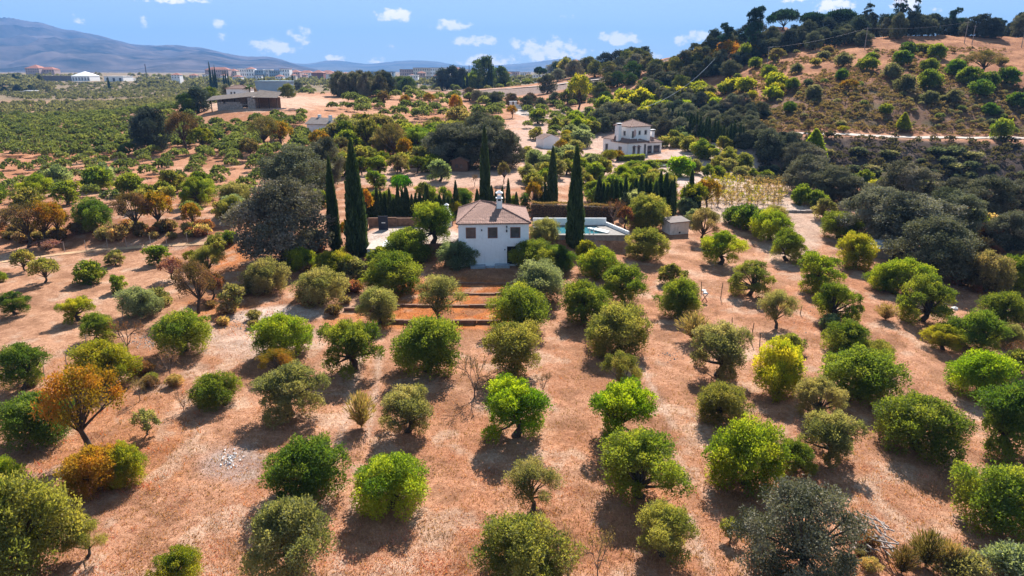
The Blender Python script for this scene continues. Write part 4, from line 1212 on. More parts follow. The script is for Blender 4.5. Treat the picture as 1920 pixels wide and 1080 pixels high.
# the oak wood on the knoll and the trees before the town
MD = 'trees between the grove and the town'
for i in range(26):
    px = 628 + crng.uniform(0, 1) * 112
    T('oak', px, 0, crng.uniform(24, 36), crng.choice(['oak', 'oakgrey', 'darkoak']), crng.uniform(34, 46), Y=crng.uniform(300, 335), group='oak clump on the rise')
for i in range(90):
    px = crng.uniform(560, 1020)
    T(crng.choice(['oak', 'bushy', 'bushy']), px, 0, crng.uniform(12, 26), crng.choice(['olive', 'green', 'oak', 'deep', 'grey']), None, Y=crng.uniform(420, 620), group=MD)
for k, px, Yk, w, h, c in [('oak', 908, 480, 50, 60, 'deep'), ('oak', 940, 490, 34, 40, 'deep'), ('bushy', 888, 470, 34, 34, 'green'), ('oak', 850, 500, 36, 44, 'darkoak'), ('oak', 830, 500, 34, 40, 'darkoak'), ('oak', 868, 495, 30, 40, 'darkoak'), ('oak', 765, 440, 34, 30, 'deep'), ('oak', 752, 450, 30, 30, 'deep'), ('oak', 730, 430, 26, 24, 'green'),
                           ('small_cypress', 876, 460, 6, 36, 'pine'), ('small_cypress', 870, 462, 6, 30, 'pine'), ('small_cypress', 917, 470, 6, 50, 'pine'), ('small_cypress', 922, 470, 5, 44, 'pine'),
                           ('oak', 372, 240, 50, 46, 'darkoak'), ('oak', 352, 236, 40, 40, 'deep'), ('oak', 395, 275, 34, 30, 'green'), ('oak', 428, 290, 24, 30, 'oakgrey'), ('autumn', 472, 290, 24, 24, 'brown'), ('oak', 540, 300, 34, 26, 'olive'),
                           ('small_cypress', 398, 600, 5, 52, 'pine'), ('small_cypress', 403, 600, 4.5, 40, 'pine'), ('small_cypress', 407, 600, 5, 44, 'pine'), ('small_cypress', 422, 620, 4, 34, 'pine'), ('small_cypress', 426, 620, 4, 36, 'pine'), ('small_cypress', 430, 620, 4, 32, 'pine'), ('small_cypress', 497, 640, 4, 26, 'pine'), ('small_cypress', 206, 700, 5, 24, 'pine'),
                           ('small_cypress', 550, 640, 4, 26, 'pine'), ('umbrella', 470, 330, 18, 26, 'deep')]:
    T(k, px, 0, w, c, h, Y=Yk, group=MD)
for i in range(60):
    px = crng.choice((crng.uniform(-40, 70), crng.uniform(255, 640)))
    T(crng.choice(['oak', 'bushy', 'oak']), px, 0, crng.uniform(9, 18), crng.choice(['darkoak', 'deep', 'green', 'oak']), None, Y=crng.uniform(640, 1150), group='trees before the town')
for i in range(40):
    px = crng.uniform(-40, 100)
    T(crng.choice(['oak', 'small_cypress', 'oak']), px, 0, crng.uniform(12, 22), crng.choice(['darkoak', 'pine', 'oak']), crng.uniform(10, 22), Y=crng.uniform(640, 800), group='dark wood on the western ridge')
for i in range(34):
    px = crng.uniform(70, 190)
    T('oak', px, 0, crng.uniform(8, 14), crng.choice(['deep', 'green', 'darkoak']), crng.uniform(8, 14), Y=crng.uniform(1000, 1150), group='dark wood on the western ridge')
for px, Yk in [(245, 1150), (262, 1160), (275, 1150), (300, 1150), (318, 1160), (332, 1150), (340, 1150), (250, 1140), (290, 1130)]:
    T('oak', px, 0, 12, 'darkoak', 10, Y=Yk, group='dark wood on the western ridge')
for i in range(34):
    px, py = crng.uniform(1345, 1930), crng.uniform(92, 132)
    T('shrub', px, py, crng.uniform(10, 26), crng.choice(['oak', 'drab', 'brown', 'deep', 'olive']), None, group='scrub at the top of the eastern hillside')
# scrub of the hillside and the ravine: the larger shrubs
for i in range(120):
    px, py = crng.uniform(1310, 1930), crng.uniform(160, 243)
    if crng.random() > (0.25 + 0.75 * sstep(165, 200, py)):
        continue
    T('shrub', px, py, crng.uniform(9, 20), crng.choice(['oak', 'brown', 'darkoak', 'deep', 'oakgrey', 'oak', 'darkoak']), None, group='scrub on the eastern hillside')
for i in range(90):
    px = crng.uniform(1420, 1950)
    Yr = crng.uniform(143, 170)
    T('shrub', px, 0, crng.uniform(18, 40), crng.choice(['darkoak', 'darkoak', 'oak']), crng.uniform(8, 16), Y=Yr, group='scrub in the ravine')
for i in range(60):
    px, py = crng.uniform(1780, 1940), crng.uniform(395, 560)
    T('shrub', px, py, crng.uniform(18, 44), crng.choice(['drab', 'brown', 'dry', 'olive', 'rust']), None, group='dry scrub on the east bank')
for i in range(46):
    px = crng.uniform(-10, 420)
    py = 462 - px * .03 + crng.uniform(-24, -4)
    T('shrub', px, py, crng.uniform(16, 36), crng.choice(['brown', 'drab', 'rust', 'dry']), None, group='brown scrub on the bank above the path')
for i in range(36):
    px, py = crng.choice([(crng.uniform(60, 330), crng.uniform(690, 800)), (crng.uniform(380, 520), crng.uniform(540, 620)), (crng.uniform(560, 720), crng.uniform(470, 590)), (crng.uniform(1560, 1760), crng.uniform(1010, 1080)), (crng.uniform(560, 680), crng.uniform(480, 590))])
    T('shrub_near' if py > 650 else 'shrub', px, py, crng.uniform(18, 40), crng.choice(['brown', 'drab', 'rust', 'dry', 'olive']), None, group='dry bushes of the near plot')

# ------------------------------------------------------------------ buildings
def inset_rects(w, h, holes):
    xs = sorted({0, w, *[a for o in holes for a in (o[0], o[1])]})
    zs = sorted({0, h, *[a for o in holes for a in (o[2], o[3])]})
    for a, b in zip(xs[:-1], xs[1:]):
        for c, d in zip(zs[:-1], zs[1:]):
            mx_, mz = (a + b) / 2, (c + d) / 2
            if not any(o[0] < mx_ < o[1] and o[2] < mz < o[3] for o in holes):
                yield a, b, c, d


def wall_face(b, p0, dx, w, h, holes, t=0.22):
    """an outer wall face from p0 along the unit vector dx, with real openings t deep; the outside is to the right of dx turned back"""
    dx = Vector(dx).normalized()
    nin = Vector((-dx.y, dx.x, 0))          # pointing indoors
    P = lambda s, z, q=0: Vector(p0) + dx * s + Vector((0, 0, z)) + nin * q
    for a, c, d, e in inset_rects(w, h, holes):
        b.add([P(a, d), P(c, d), P(c, e), P(a, e)], [(0, 1, 2, 3)])
    for a, c, d, e in holes:
        b.add([P(a, d), P(a, e), P(a, e, t), P(a, d, t)], [(0, 1, 2, 3)])
        b.add([P(c, d), P(c, d, t), P(c, e, t), P(c, e)], [(0, 1, 2, 3)])
        b.add([P(a, e), P(c, e), P(c, e, t), P(a, e, t)], [(0, 1, 2, 3)])
        b.add([P(a, d), P(a, d, t), P(c, d, t), P(c, d)], [(0, 1, 2, 3)])
    return P


def window(parent, p0, dx, o, frame_m, t=0.22, fw=0.09, mull=1, name='window'):
    dx = Vector(dx).normalized()
    nin = Vector((-dx.y, dx.x, 0))
    a, c, d, e = o
    rot = Matrix(((dx.x, nin.x, 0, 0), (dx.y, nin.y, 0, 0), (0, 0, 1, 0), (0, 0, 0, 1)))
    org = Vector(p0)

    def put(b):
        b.v = [tuple(org + rot @ Vector(v)) for v in b.v]
        return b
    f = MB()
    y0, y1 = -0.03, 0.09
    f.box(a - fw, a + .02, y0, y1, d - fw, e + fw).box(c - .02, c + fw, y0, y1, d - fw, e + fw).box(a + .02, c - .02, y0, y1, e - .02, e + fw).box(a + .02, c - .02, y0, y1, d - fw, d + .02)
    w_ = put(f).build(name, frame_m, parent)
    put(MB().box(a - .01, c + .01, t - .04, t - .01, d - .01, e + .01)).build('pane', MT['glass'], w_)
    if mull:
        put(MB().box((a + c) / 2 - .03, (a + c) / 2 + .03, t - .09, t - .045, d, e)).build('mullion', frame_m, w_)
    return w_


def tiled_slope(b, A, B, Cc, D, course=0.36, wave=0.26, amp=0.035, lift=0.045):
    """a roof slope with eave A-B and top D-C, laid with courses of barrel tiles"""
    A, B, Cc, D = map(Vector, (A, B, Cc, D))
    ev = (B - A)
    L = ev.length
    up = ((D + Cc) / 2 - (A + B) / 2)
    nrm = ev.cross(up).normalized()
    if nrm.z < 0:
        nrm = -nrm
    nt = max(2, int(up.length / course))
    ns = max(4, int(L / (wave / 4)))
    e1 = ev.normalized()
    for i in range(nt):
        t0, t1 = i / nt, (i + 1) / nt + 0.02
        rows = []
        for t, dz in ((t0, lift), (min(t1, 1), 0.0)):
            lo, hi = A.lerp(D, t), B.lerp(Cc, t)
            row = []
            for k in range(ns + 1):
                p = lo.lerp(hi, k / ns)
                s = (p - A).dot(e1)
                row.append(p + nrm * (amp * abs(math.sin(math.pi * s / wave)) + dz + .004 * math.sin(s * 7.3 + i * 2.1)))
            rows.append(row)
        o = len(b.v)
        b.v += [tuple(v) for r in rows for v in r]
        n = ns + 1
        b.f += [(o + k, o + k + 1, o + n + k + 1, o + n + k) for k in range(ns)]
    return b


def hip_roof(parent, x0, x1, y0, y1, z0, rise, over, m, ridge=None, cap=True, course=0.36, wave=0.26, deck=True, rx=None):
    """roof > tiles (every tile course and barrel), ridge caps"""
    x0, x1, y0, y1 = x0 - over, x1 + over, y0 - over, y1 + over
    w, d = x1 - x0, y1 - y0
    if rx is None:
        rl = max(0.0, abs(w - d)) if ridge is None else ridge
        if w >= d:
            r0, r1 = ((x0 + x1) / 2 - rl / 2, (y0 + y1) / 2), ((x0 + x1) / 2 + rl / 2, (y0 + y1) / 2)
        else:
            r0, r1 = ((x0 + x1) / 2, (y0 + y1) / 2 - rl / 2), ((x0 + x1) / 2, (y0 + y1) / 2 + rl / 2)
    else:
        r0, r1 = rx
    zt = z0 + rise
    a, b_, c, d_ = (x0, y0, z0), (x1, y0, z0), (x1, y1, z0), (x0, y1, z0)
    p, q = (*r0, zt), (*r1, zt)
    along_x = abs(r1[0] - r0[0]) >= abs(r1[1] - r0[1])
    faces = [(a, b_, q, p), (b_, c, q, q), (c, d_, p, q), (d_, a, p, p)] if along_x else [(a, b_, p, p), (b_, c, q, p), (c, d_, q, q), (d_, a, p, q)]
    th = 0.10
    base = MB()
    base.add([(v[0], v[1], v[2] - th) for v in (a, b_, c, d_)] + [(v[0], v[1], v[2] - .01) for v in (a, b_, c, d_)] + [(p[0], p[1], p[2] - .012), (q[0], q[1], q[2] - .012)],
             [(3, 2, 1, 0), (0, 1, 5, 4), (1, 2, 6, 5), (2, 3, 7, 6), (3, 0, 4, 7)] + ([(4, 5, 9, 8), (5, 6, 9), (6, 7, 8, 9), (7, 4, 8)] if along_x else [(4, 5, 8), (5, 6, 9, 8), (6, 7, 9), (7, 4, 8, 9)]))
    rf = base.build('roof', MT['ridge'], parent)
    t = MB()
    for f in faces:
        tiled_slope(t, *f, course=course, wave=wave)
    t.build('roof_tiles', m, rf, kind='stuff')
    if cap:
        hips = [(a, p), (b_, q), (c, q), (d_, p)] if along_x else [(a, p), (b_, p), (c, q), (d_, q)]
        if (Vector(p) - Vector(q)).length > .3:
            hips.append((p, q))
        for u, v in hips:
            u, v = Vector(u), Vector(v)
            n = max(2, int((v - u).length / .45))
            MB().tube([u.lerp(v, k / n) + Vector((0, 0, .06)) for k in range(n + 1)], [.10 + .02 * (k % 2) for k in range(n + 1)], 6).build('ridge_cap', MT['ridge'], rf)
    return rf


# --- the white house in the middle
HX, HY, HZ = -2.2, 80.0, 2.25
HROT = math.radians(2.5)
house = thing('white_house', 'two storey white farmhouse with hipped tile roof and three small square windows', 'house', (HX, HY, HZ), HROT)
w2, dp, eh = 4.22, 9.4, 5.45
cent = 7.72 - HZ
wins = [(0.95, 2.02, 3.72, 4.92), (3.58, 4.62, 3.72, 4.92), (6.28, 7.36, 3.72, 4.92)]
door = (5.82, 7.0, 0.35, 2.62)
b = MB()
wall_face(b, (-w2, 0, 0), (1, 0, 0), 2 * w2, eh, wins + [door])
wall_face(b, (w2, 0, 0), (0, 1, 0), dp, eh, [(2.2, 3.2, 3.4, 4.6), (6, 7, 3.4, 4.6)])
wall_face(b, (w2, dp, 0), (-1, 0, 0), 2 * w2, eh, [(3.5, 4.6, 1.8, 4.0)])
wall_face(b, (-w2, dp, 0), (0, -1, 0), dp, eh, [(2.2, 3.2, 3.4, 4.6), (6, 7, 3.4, 4.6)])
b.box(-w2 - .1, w2 + .1, -.1, dp + .1, eh - .16, eh + .02)      # the eaves moulding
b.build('wall', MT['white'], house)
for o in wins:
    window(house, (-w2, 0, 0), (1, 0, 0), o, MT['frame'], mull=0, fw=.07)
for px0, dx in (((w2, 0, 0), (0, 1, 0)), ((-w2, dp, 0), (0, -1, 0))):
    for o in ((2.2, 3.2, 3.4, 4.6), (6, 7, 3.4, 4.6)):
        window(house, px0, dx, o, MT['frame'])
MB().box(-w2 + door[0] - .02, -w2 + door[1] + .02, .19, .26, door[2], door[3] + .02).build('door', MT['dark'], house)
MB().box(-w2 + 3.5, -w2 + 4.6, dp - .3, dp - .2, 1.8, 4.0).build('door', MT['wood'], house)
rf = hip_roof(house, -w2, w2, 0, dp, eh + .03, 1.62, 0.24, MT['tile'], rx=((-1.55, dp * .62), (-0.15, dp * .50)))
ch = MB().box(.45, 1.13, 3.2, 3.88, eh + .55, eh + 2.1).build('chimney', MT['white2'], rf)
# chimney pots and caps stand on the shaft
cc = MB()
for z in (2.1, 2.75):
    for dx in (0, .48):
        for dy in (0, .48):
            cc.box(.50 + dx, .60 + dx, 3.25 + dy, 3.35 + dy, eh + z, eh + z + .28)
    cc.box(.36, 1.22, 3.11, 3.97, eh + z + .28, eh + z + .36)
cc.box(.52, 1.06, 3.27, 3.81, eh + 2.46, eh + 2.75)
cc.add([(.40, 3.15, eh + 3.11), (1.18, 3.15, eh + 3.11), (1.18, 3.93, eh + 3.11), (.40, 3.93, eh + 3.11), (.79, 3.54, eh + 3.42)], [(0, 1, 4), (1, 2, 4), (2, 3, 4), (3, 0, 4)])
c2 = cc.build('chimney_cap', MT['white2'], rf)
MB().box(.56, 1.02, 3.31, 3.77, eh + 2.1, eh + 2.4).build('flue', MT['dark'], rf)
MB().box(-w2 + 1.4, -w2 + 3.2, -1.05, -.01, -.15, .42).build('step', MT['blue'], house)
MB().box(-w2 + 3.25, -w2 + 4.3, -.75, -.01, -.15, .22).build('step', MT['blue'], house)
MB().box(-w2 + 4.35, -w2 + 6.1, -.95, -.01, -.15, .5).build('step', MT['blue'], house)
la = MB().tube([(-w2 + 5.78, -.02, 4.55), (-w2 + 5.78, -.22, 4.6), (-w2 + 5.78, -.26, 5.0)], [.025] * 3, 6).tube([(-w2 + 5.78, -.26, 5.0), (-w2 + 5.78, -.26, 5.2)], [.1, .07], 8)
la.tube([(-w2 + 5.78, -.14, 4.42), (-w2 + 5.78, -.14, 4.66)], [.09, .09], 8).build('wall_lamp', MT['navy'], house)
MB().tube([(-w2 + 5.85, -.05, 4.86), (-w2 + 6.24, -.05, 4.83)], [.02, .02], 5).build('pipe', MT['metal'], house)
MB().box(-w2 + 2.72, -w2 + 2.86, -.06, -.005, 4.55, 4.75).build('vent', MT['dark'], house)
MB().box(-w2 + 5.5, -w2 + 5.62, -.06, -.005, 2.15, 2.3).build('vent', MT['navy'], house)

# --- swimming pool behind its tall concrete wall
pool = thing('swimming_pool', 'raised swimming pool behind a grey concrete retaining wall with a white parapet', 'swimming pool', (3.0, 90.0, 0))
bk, pr_ = MB(), 12.75
wall_face(bk, (0, 0, 1.0), (1, 0, 0), pr_, 2.88, [(11.35, 12.05, 0.55, 2.0)], .35)
bk.add([(pr_, 0, 1.0), (pr_ - 2.3, 6.2, 1.0), (pr_ - 2.3, 6.2, 3.88), (pr_, 0, 3.88)], [(0, 1, 2, 3)])
bk.build('retaining_wall', MT['concrete'], pool)
MB().box(11.33, 12.07, .33, .4, 1.5, 3.02).build('doorway', MT['dark'], pool)
deck = MB().add([(0, -.12, 3.885), (pr_ + .1, -.12, 3.885), (pr_ - 2.3, 6.4, 3.885), (0, 6.4, 3.885), (0, -.12, 3.98), (pr_ + .1, -.12, 3.98), (pr_ - 2.3, 6.4, 3.98), (0, 6.4, 3.98)],
                [(0, 1, 5, 4), (1, 2, 6, 5), (2, 3, 7, 6), (3, 0, 4, 7)])
# the deck leaves the basin open
bx0, bx1, by0, by1 = 1.2, 9.9, .75, 5.9
P4 = [(0, -.12), (pr_ + .1, -.12), (pr_ - 2.3, 6.4), (0, 6.4)]
Q4 = [(bx0, by0), (bx1, by0), (bx1 - .9, by1), (bx0, by1)]
deck.add([(*p, 3.98) for p in P4] + [(*q, 3.98) for q in Q4] + [(*q, 2.9) for q in Q4], [(i, (i + 1) % 4, 4 + (i + 1) % 4, 4 + i) for i in range(4)] + [(4 + i, 4 + (i + 1) % 4, 8 + (i + 1) % 4, 8 + i) for i in range(4)])
deck.build('pool_deck', MT['concrete'], pool)
MB().add([(bx0 + .01, by0 + .01, 3.86), (bx1 - .01, by0 + .01, 3.86), (bx1 - .91, by1 - .01, 3.86), (bx0 + .01, by1 - .01, 3.86)], [(0, 1, 2, 3)]).build('pool_water', MT['water'], pool)
MB().prism([(0, 6.2), (pr_ - 2.25, 6.2), (pr_ - 2.25, 6.42), (0, 6.42)], 3.99, 4.98).build('parapet', MT['white2'], pool)
MB().prism([(pr_ - .12, .02), (pr_ + .1, .02), (pr_ - 2.2, 6.18), (pr_ - 2.42, 6.18)], 3.99, 4.45).build('parapet', MT['white2'], pool)
ld = MB()
for s in (0, .55):
    ld.tube([(7.6 + s, 1.35, 3.5), (7.6 + s, 1.30, 4.4), (7.6 + s, 1.12, 4.75), (7.6 + s, .85, 4.72), (7.6 + s, .70, 4.5), (7.6 + s, .68, 3.99)], [.045] * 6, 6)
ld.build('ladder_rail', MT['steel'], pool)
bd = thing('board', 'long white board lying across the pool corner', 'board', (11.9, 92.4, 4.02), math.radians(-52))
MB().box(-1.9, 1.9, -.28, .28, 0, .1).build('plank', MT['board'], bd)
MB().box(-1.2, 1.5, .42, .85, 0, .08).build('plank', MT['board'], bd)

# --- small outbuildings of the white house
p = at(715, 489)
ph = thing('pump_house', 'flat white concrete pump box between the tall cypress and the olive', 'outbuilding', (p.x - 1.35, 80.6, 2.2), math.radians(2))
MB().box(0, 2.85, 0, 4.2, -.2, 2.1).build('wall', MT['oldwhite'], ph)
MB().box(-.06, 1.62, -.06, 4.26, 2.11, 2.23).build('roof_slab', MT['paving'], ph)
MB().box(1.64, 2.91, -.06, 4.26, 2.112, 2.30).build('roof_slab', MT['white2'], ph)
p = at(1256, 441)
sh = thing('block_shed', 'white block shed with a sloping slab roof on the bank beyond the pool', 'shed', (p.x, p.y, p.z), math.radians(22))
MB().add([(0, 0, -.3), (3.3, 0, -.3), (3.3, 2.2, -.3), (0, 2.2, -.3), (0, 0, 1.75), (3.3, 0, 1.75), (3.3, 2.2, 2.05), (0, 2.2, 2.05)], [(0, 1, 5, 4), (1, 2, 6, 5), (2, 3, 7, 6), (3, 0, 4, 7), (4, 5, 6, 7)]).build('wall', MT['oldwhite'], sh)
MB().add([(-.12, -.15, 1.76), (3.45, -.15, 1.76), (3.45, 2.35, 2.10), (-.12, 2.35, 2.10), (-.12, -.15, 1.88), (3.45, -.15, 1.88), (3.45, 2.35, 2.22), (-.12, 2.35, 2.22)], [(3, 2, 1, 0), (4, 5, 6, 7), (0, 1, 5, 4), (1, 2, 6, 5), (2, 3, 7, 6), (3, 0, 4, 7)]).build('roof_slab', MT['greyroof'], sh)
MB().box(1.55, 1.85, -.02, .02, .1, .35).build('vent', MT['dark'], sh)
p = at(1645, 484)
sh = thing('lean_to_shed', 'grey lean-to shed half hidden under the big oaks of the east bank', 'shed', (p.x - .8, p.y, p.z), math.radians(-12))
MB().add([(0, 0, -.3), (2.6, 0, -.3), (2.6, 2.2, -.3), (0, 2.2, -.3), (0, 0, 1.4), (2.6, 0, 1.4), (2.6, 2.2, 2.0), (0, 2.2, 2.0)], [(0, 1, 5, 4), (1, 2, 6, 5), (2, 3, 7, 6), (3, 0, 4, 7)]).build('wall', MT['concrete'], sh)
MB().add([(-.12, -.15, 1.39), (2.72, -.15, 1.39), (2.72, 2.35, 2.05), (-.12, 2.35, 2.05), (-.12, -.15, 1.46), (2.72, -.15, 1.46), (2.72, 2.35, 2.12), (-.12, 2.35, 2.12)], [(3, 2, 1, 0), (4, 5, 6, 7), (0, 1, 5, 4), (1, 2, 6, 5), (2, 3, 7, 6), (3, 0, 4, 7)]).build('roof', MT['metal'], sh)
# barbecue with a flared white hood
p = at(838, 424)
bq = thing('barbecue', 'white outdoor barbecue with a flared hood and chimney beside the house', 'barbecue', (p.x, p.y, p.z))
MB().box(-.75, .75, -.4, .5, -.1, .95).build('hearth', MT['oldwhite'], bq)
MB().box(-.6, .6, -.38, .3, .96, 1.3).build('firebox', MT['dark'], bq)
hd = MB().add([(-.72, -.42, 1.35), (.72, -.42, 1.35), (.72, .5, 1.35), (-.72, .5, 1.35), (-.2, -.1, 2.75), (.2, -.1, 2.75), (.2, .3, 2.75), (-.2, .3, 2.75)], [(0, 1, 5, 4), (1, 2, 6, 5), (2, 3, 7, 6), (3, 0, 4, 7), (3, 2, 1, 0), (4, 5, 6, 7)]).build('hood', MT['white2'], bq)
MB().box(-.16, .16, -.06, .26, 2.76, 3.0).build('flue', MT['dark'], bq)
MB().add([(-.34, -.24, 3.0), (.34, -.24, 3.0), (.34, .44, 3.0), (-.34, .44, 3.0), (0, .1, 3.28)], [(0, 1, 4), (1, 2, 4), (2, 3, 4), (3, 0, 4), (3, 2, 1, 0)]).build('cowl', MT['white2'], bq)
# back wall of the yard and the dark gate leaf with its plate
yw = thing('yard_wall', 'low mud coloured wall along the back of the gravel yard', 'wall', (0, 0, 0))
pA, pB = at(692, 428), at(850, 424)
for k in range(6):
    a, c = pA.lerp(pB, k / 6), pA.lerp(pB, (k + .985) / 6)
    d = (c - a).normalized()
    n = Vector((-d.y, d.x, 0)) * .13
    z0, z1 = min(a.z, c.z) - .4, 5.25 + .06 * math.sin(k * 2.2)
    MB().prism([(a.x - n.x, a.y - n.y), (c.x - n.x, c.y - n.y), (c.x + n.x, c.y + n.y), (a.x + n.x, a.y + n.y)], z0, z1).build('wall_panel', MT['mud'], yw)
p = at(720, 431)
ga = thing('dark_gate', 'dark blue metal door with a pale plate leaning at the yard wall', 'gate', (p.x, p.y - .35, p.z), math.radians(3))
MB().box(-.62, .62, 0, .09, .05, 2.0).build('leaf', MT['navy'], ga)
for s in (-.66, .62):
    MB().box(s, s + .04, -.02, .11, 0, 2.1).build('post', MT['navy'], ga)
MB().box(-.22, .30, -.014, -.003, 1.0, 1.13).build('plate', MT['board'], ga)
MB().box(-.66, .66, -.12, .12, 0, .045).build('sill', MT['metal'], ga)
# garden retaining wall left of the house
rw = thing('retaining_wall', 'curved earth retaining wall under the yard olive beside the house', 'wall', (0, 0, 0))
pts = [at(742, 478), at(775, 474), at(800, 477), at(825, 474), at(850, 466)]
for a, c in zip(pts[:-1], pts[1:]):
    c = a.lerp(c, .985)
    d = (c - a).normalized()
    n = Vector((-d.y, d.x, 0)) * .18
    MB().prism([(a.x - n.x, a.y - n.y), (c.x - n.x, c.y - n.y), (c.x + n.x, c.y + n.y), (a.x + n.x, a.y + n.y)], min(a.z, c.z) - .8, 4.12).build('wall_panel', MT['mud'], rw)

# --- terrace walls in front of the house: low concrete kerbs holding the beds
def kerb(label, px0, px1, row, h, w=.3):
    k = thing('terrace_wall', label, 'wall', (0, 0, 0), group='low terrace walls in front of the white house')
    n = max(2, int((px1 - px0) / 45))
    P = [at(px0 + (px1 - px0) * i / n, row) for i in range(n + 1)]
    for i in range(n):
        a, c = P[i], P[i].lerp(P[i + 1], .985)
        MB().box(a.x, c.x, a.y - .02 * (i % 2), a.y + w, min(a.z, c.z) - .5, max(a.z, c.z) + h * .8 - .03 * (i % 3)).build('wall_panel', MT['mud'], k)


kerb('uppermost of the low terrace walls below the house steps', 803, 962, 534, .28)
kerb('second low terrace wall below the house among rust red grass', 788, 975, 553, .26)
kerb('third low terrace wall, behind the sparse grey olive', 735, 975, 576, .30)
kerb('lowest and longest terrace wall at the edge of the grove', 712, 940, 608, .5)
kerb('short stub of terrace wall beside the grey olive on the west', 645, 702, 584, .45)
# --- clipped hedge behind the pool
def hedge(label, cat, a, c, h, w, col, n, Lf=.16, wv=.25):
    rng_ = np.random.default_rng(int(abs(a.x * 10)) + 3)
    d = c - a
    L = d.length
    t, q = rng_.uniform(0, 1, n), rng_.uniform(0, 1, n)
    side = rng_.uniform(0, 1, n)
    hh = h * (1 + wv * (np.interp(t, np.linspace(0, 1, 14), rng_.uniform(-1, 1, 14))))
    s = np.where(side < .45, -w / 2, np.where(side < .7, w / 2, rng_.uniform(-w / 2, w / 2, n)))
    z = np.where(side < .7, hh * q, hh)
    dn = np.array((d.x, d.y, 0)) / math.hypot(d.x, d.y)
    nn = np.array((-dn[1], dn[0], 0))
    base = np.array(a)[None] + np.array(d)[None] * t[:, None]
    P = base + nn[None] * (s + rng_.normal(0, .07, n))[:, None]
    P[:, 2] += z + rng_.normal(0, .05, n)
    D = np.where((side < .7)[:, None], nn[None] * np.sign(s)[:, None], np.array([0, 0, 1.])[None])
    V, F, T_ = leaves_on(rng_, P, D, Lf, Lf * .3, .3, .6)
    o = thing('hedge', label, cat, me=mesh_np('hedge', V, F, LEAF, tint=T_))
    o.color = (*G[col], 1)
    cb = MB()
    e = Vector(nn) * (w * .36)
    a2, c2 = Vector(a), Vector(c)
    cb.add([a2 - e, c2 - e, c2 + e, a2 + e] + [v + Vector((0, 0, h * (1 - wv) * .92)) for v in (a2 - e, c2 - e, c2 + e, a2 + e)], [(0, 1, 5, 4), (1, 2, 6, 5), (2, 3, 7, 6), (3, 0, 4, 7), (4, 5, 6, 7)])
    cb.build('core', MT['darkwood'], o)
    return o


hedge('long clipped brown hedge with a bright green top behind the pool', 'hedge', gr(996, 101.5), gr(1150, 102), 2.6, 1.0, 'brown', 9000, wv=.05)
hedge('clipped green hedge along the front of the villa terrace', 'hedge', gr(1157, 166), gr(1207, 168.5), 1.3, 1.2, 'bright', 2600, .2, .08)
hedge('low clipped hedge beside the villa pool', 'hedge', gr(1225, 163), gr(1256, 163), .9, .9, 'yellowgreen', 1300, .2, .08)

# --- the villa
vC = gr(1176, 173)
vil = thing('villa', 'white villa with several tiled hip roofs, an upper storey and two chimneys', 'villa', (vC.x, vC.y, vC.z - .05), math.radians(29))


def block(parent, x0, x1, y0, y1, z0, h, holes_f=(), holes_l=(), m='white2'):
    b = MB()
    wall_face(b, (x0, y0, z0), (1, 0, 0), x1 - x0, h, list(holes_f))
    wall_face(b, (x1, y0, z0), (0, 1, 0), y1 - y0, h, [])
    wall_face(b, (x1, y1, z0), (-1, 0, 0), x1 - x0, h, [])
    wall_face(b, (x0, y1, z0), (0, -1, 0), y1 - y0, h, list(holes_l))
    w_ = b.build('wall', MT[m], parent)
    for o in holes_f:
        window(parent, (x0, y0, z0), (1, 0, 0), o, MT['oldwhite'], fw=.12, mull=0)
    for o in holes_l:
        window(parent, (x0, y1, z0), (0, -1, 0), o, MT['oldwhite'], fw=.12, mull=0)
    return w_


block(vil, 0, 6.3, 0, 6.3, -.6, 4.0, [(1.6, 2.45, 1.0, 3.0), (3.1, 3.95, 1.0, 3.0), (5.2, 5.9, .8, 3.5)], [(2.6, 4.0, .6, 2.9)])
hip_roof(vil, 0, 6.3, 0, 6.3, 3.43, 1.2, .35, MT['tile2'], course=.5, wave=.5)
block(vil, 1.9, 8.4, 1.7, 8.0, 3.2, 4.0, [(.6, 1.3, 1.2, 2.9), (2.7, 3.4, 1.9, 2.9), (4.6, 5.4, 1.9, 3.0)], [(3.6, 4.5, 1.7, 2.8)])
hip_roof(vil, 1.9, 8.4, 1.7, 8.0, 7.23, 1.45, .4, MT['tile2'], course=.5, wave=.5)
block(vil, .8, 6.2, 6.33, 11.4, -.6, 4.4, [], [(1.0, 2.2, .9, 3.0)])
hip_roof(vil, .8, 6.2, 6.4, 11.4, 3.83, 1.2, .35, MT['tile2'], course=.5, wave=.5)
block(vil, 6.33, 12.0, 1.2, 6.4, -.6, 3.7, [(.7, 2.5, .9, 2.9), (3.0, 5.1, .9, 2.9)], [])
hip_roof(vil, 6.4, 12.0, 1.2, 6.4, 3.13, 1.35, .35, MT['tile2'], course=.5, wave=.5)
for x, y, z0, z1 in ((.35, 4.3, 3.2, 8.0), (10.9, 3.9, 3.5, 6.1)):
    c_ = MB().box(x - .45, x + .45, y - .45, y + .45, z0, z1 - .45).build('chimney', MT['white2'], vil)
    MB().box(x - .32, x + .32, y - .32, y + .32, z1 - .45, z1 - .15).build('flue', MT['dark'], c_)
    MB().box(x - .6, x + .6, y - .6, y + .6, z1 - .15, z1).build('chimney_cap', MT['white2'], c_)
MB().box(3.6, 7.0, .75, 1.68, 3.3, 3.6).box(3.6, 7.0, .75, .9, 3.6, 3.9).box(3.6, 7.0, .75, .9, 4.25, 4.4).box(3.6, 3.8, .76, .9, 3.9, 4.25).box(6.8, 7.0, .76, .9, 3.9, 4.25).build('balcony', MT['white2'], vil)
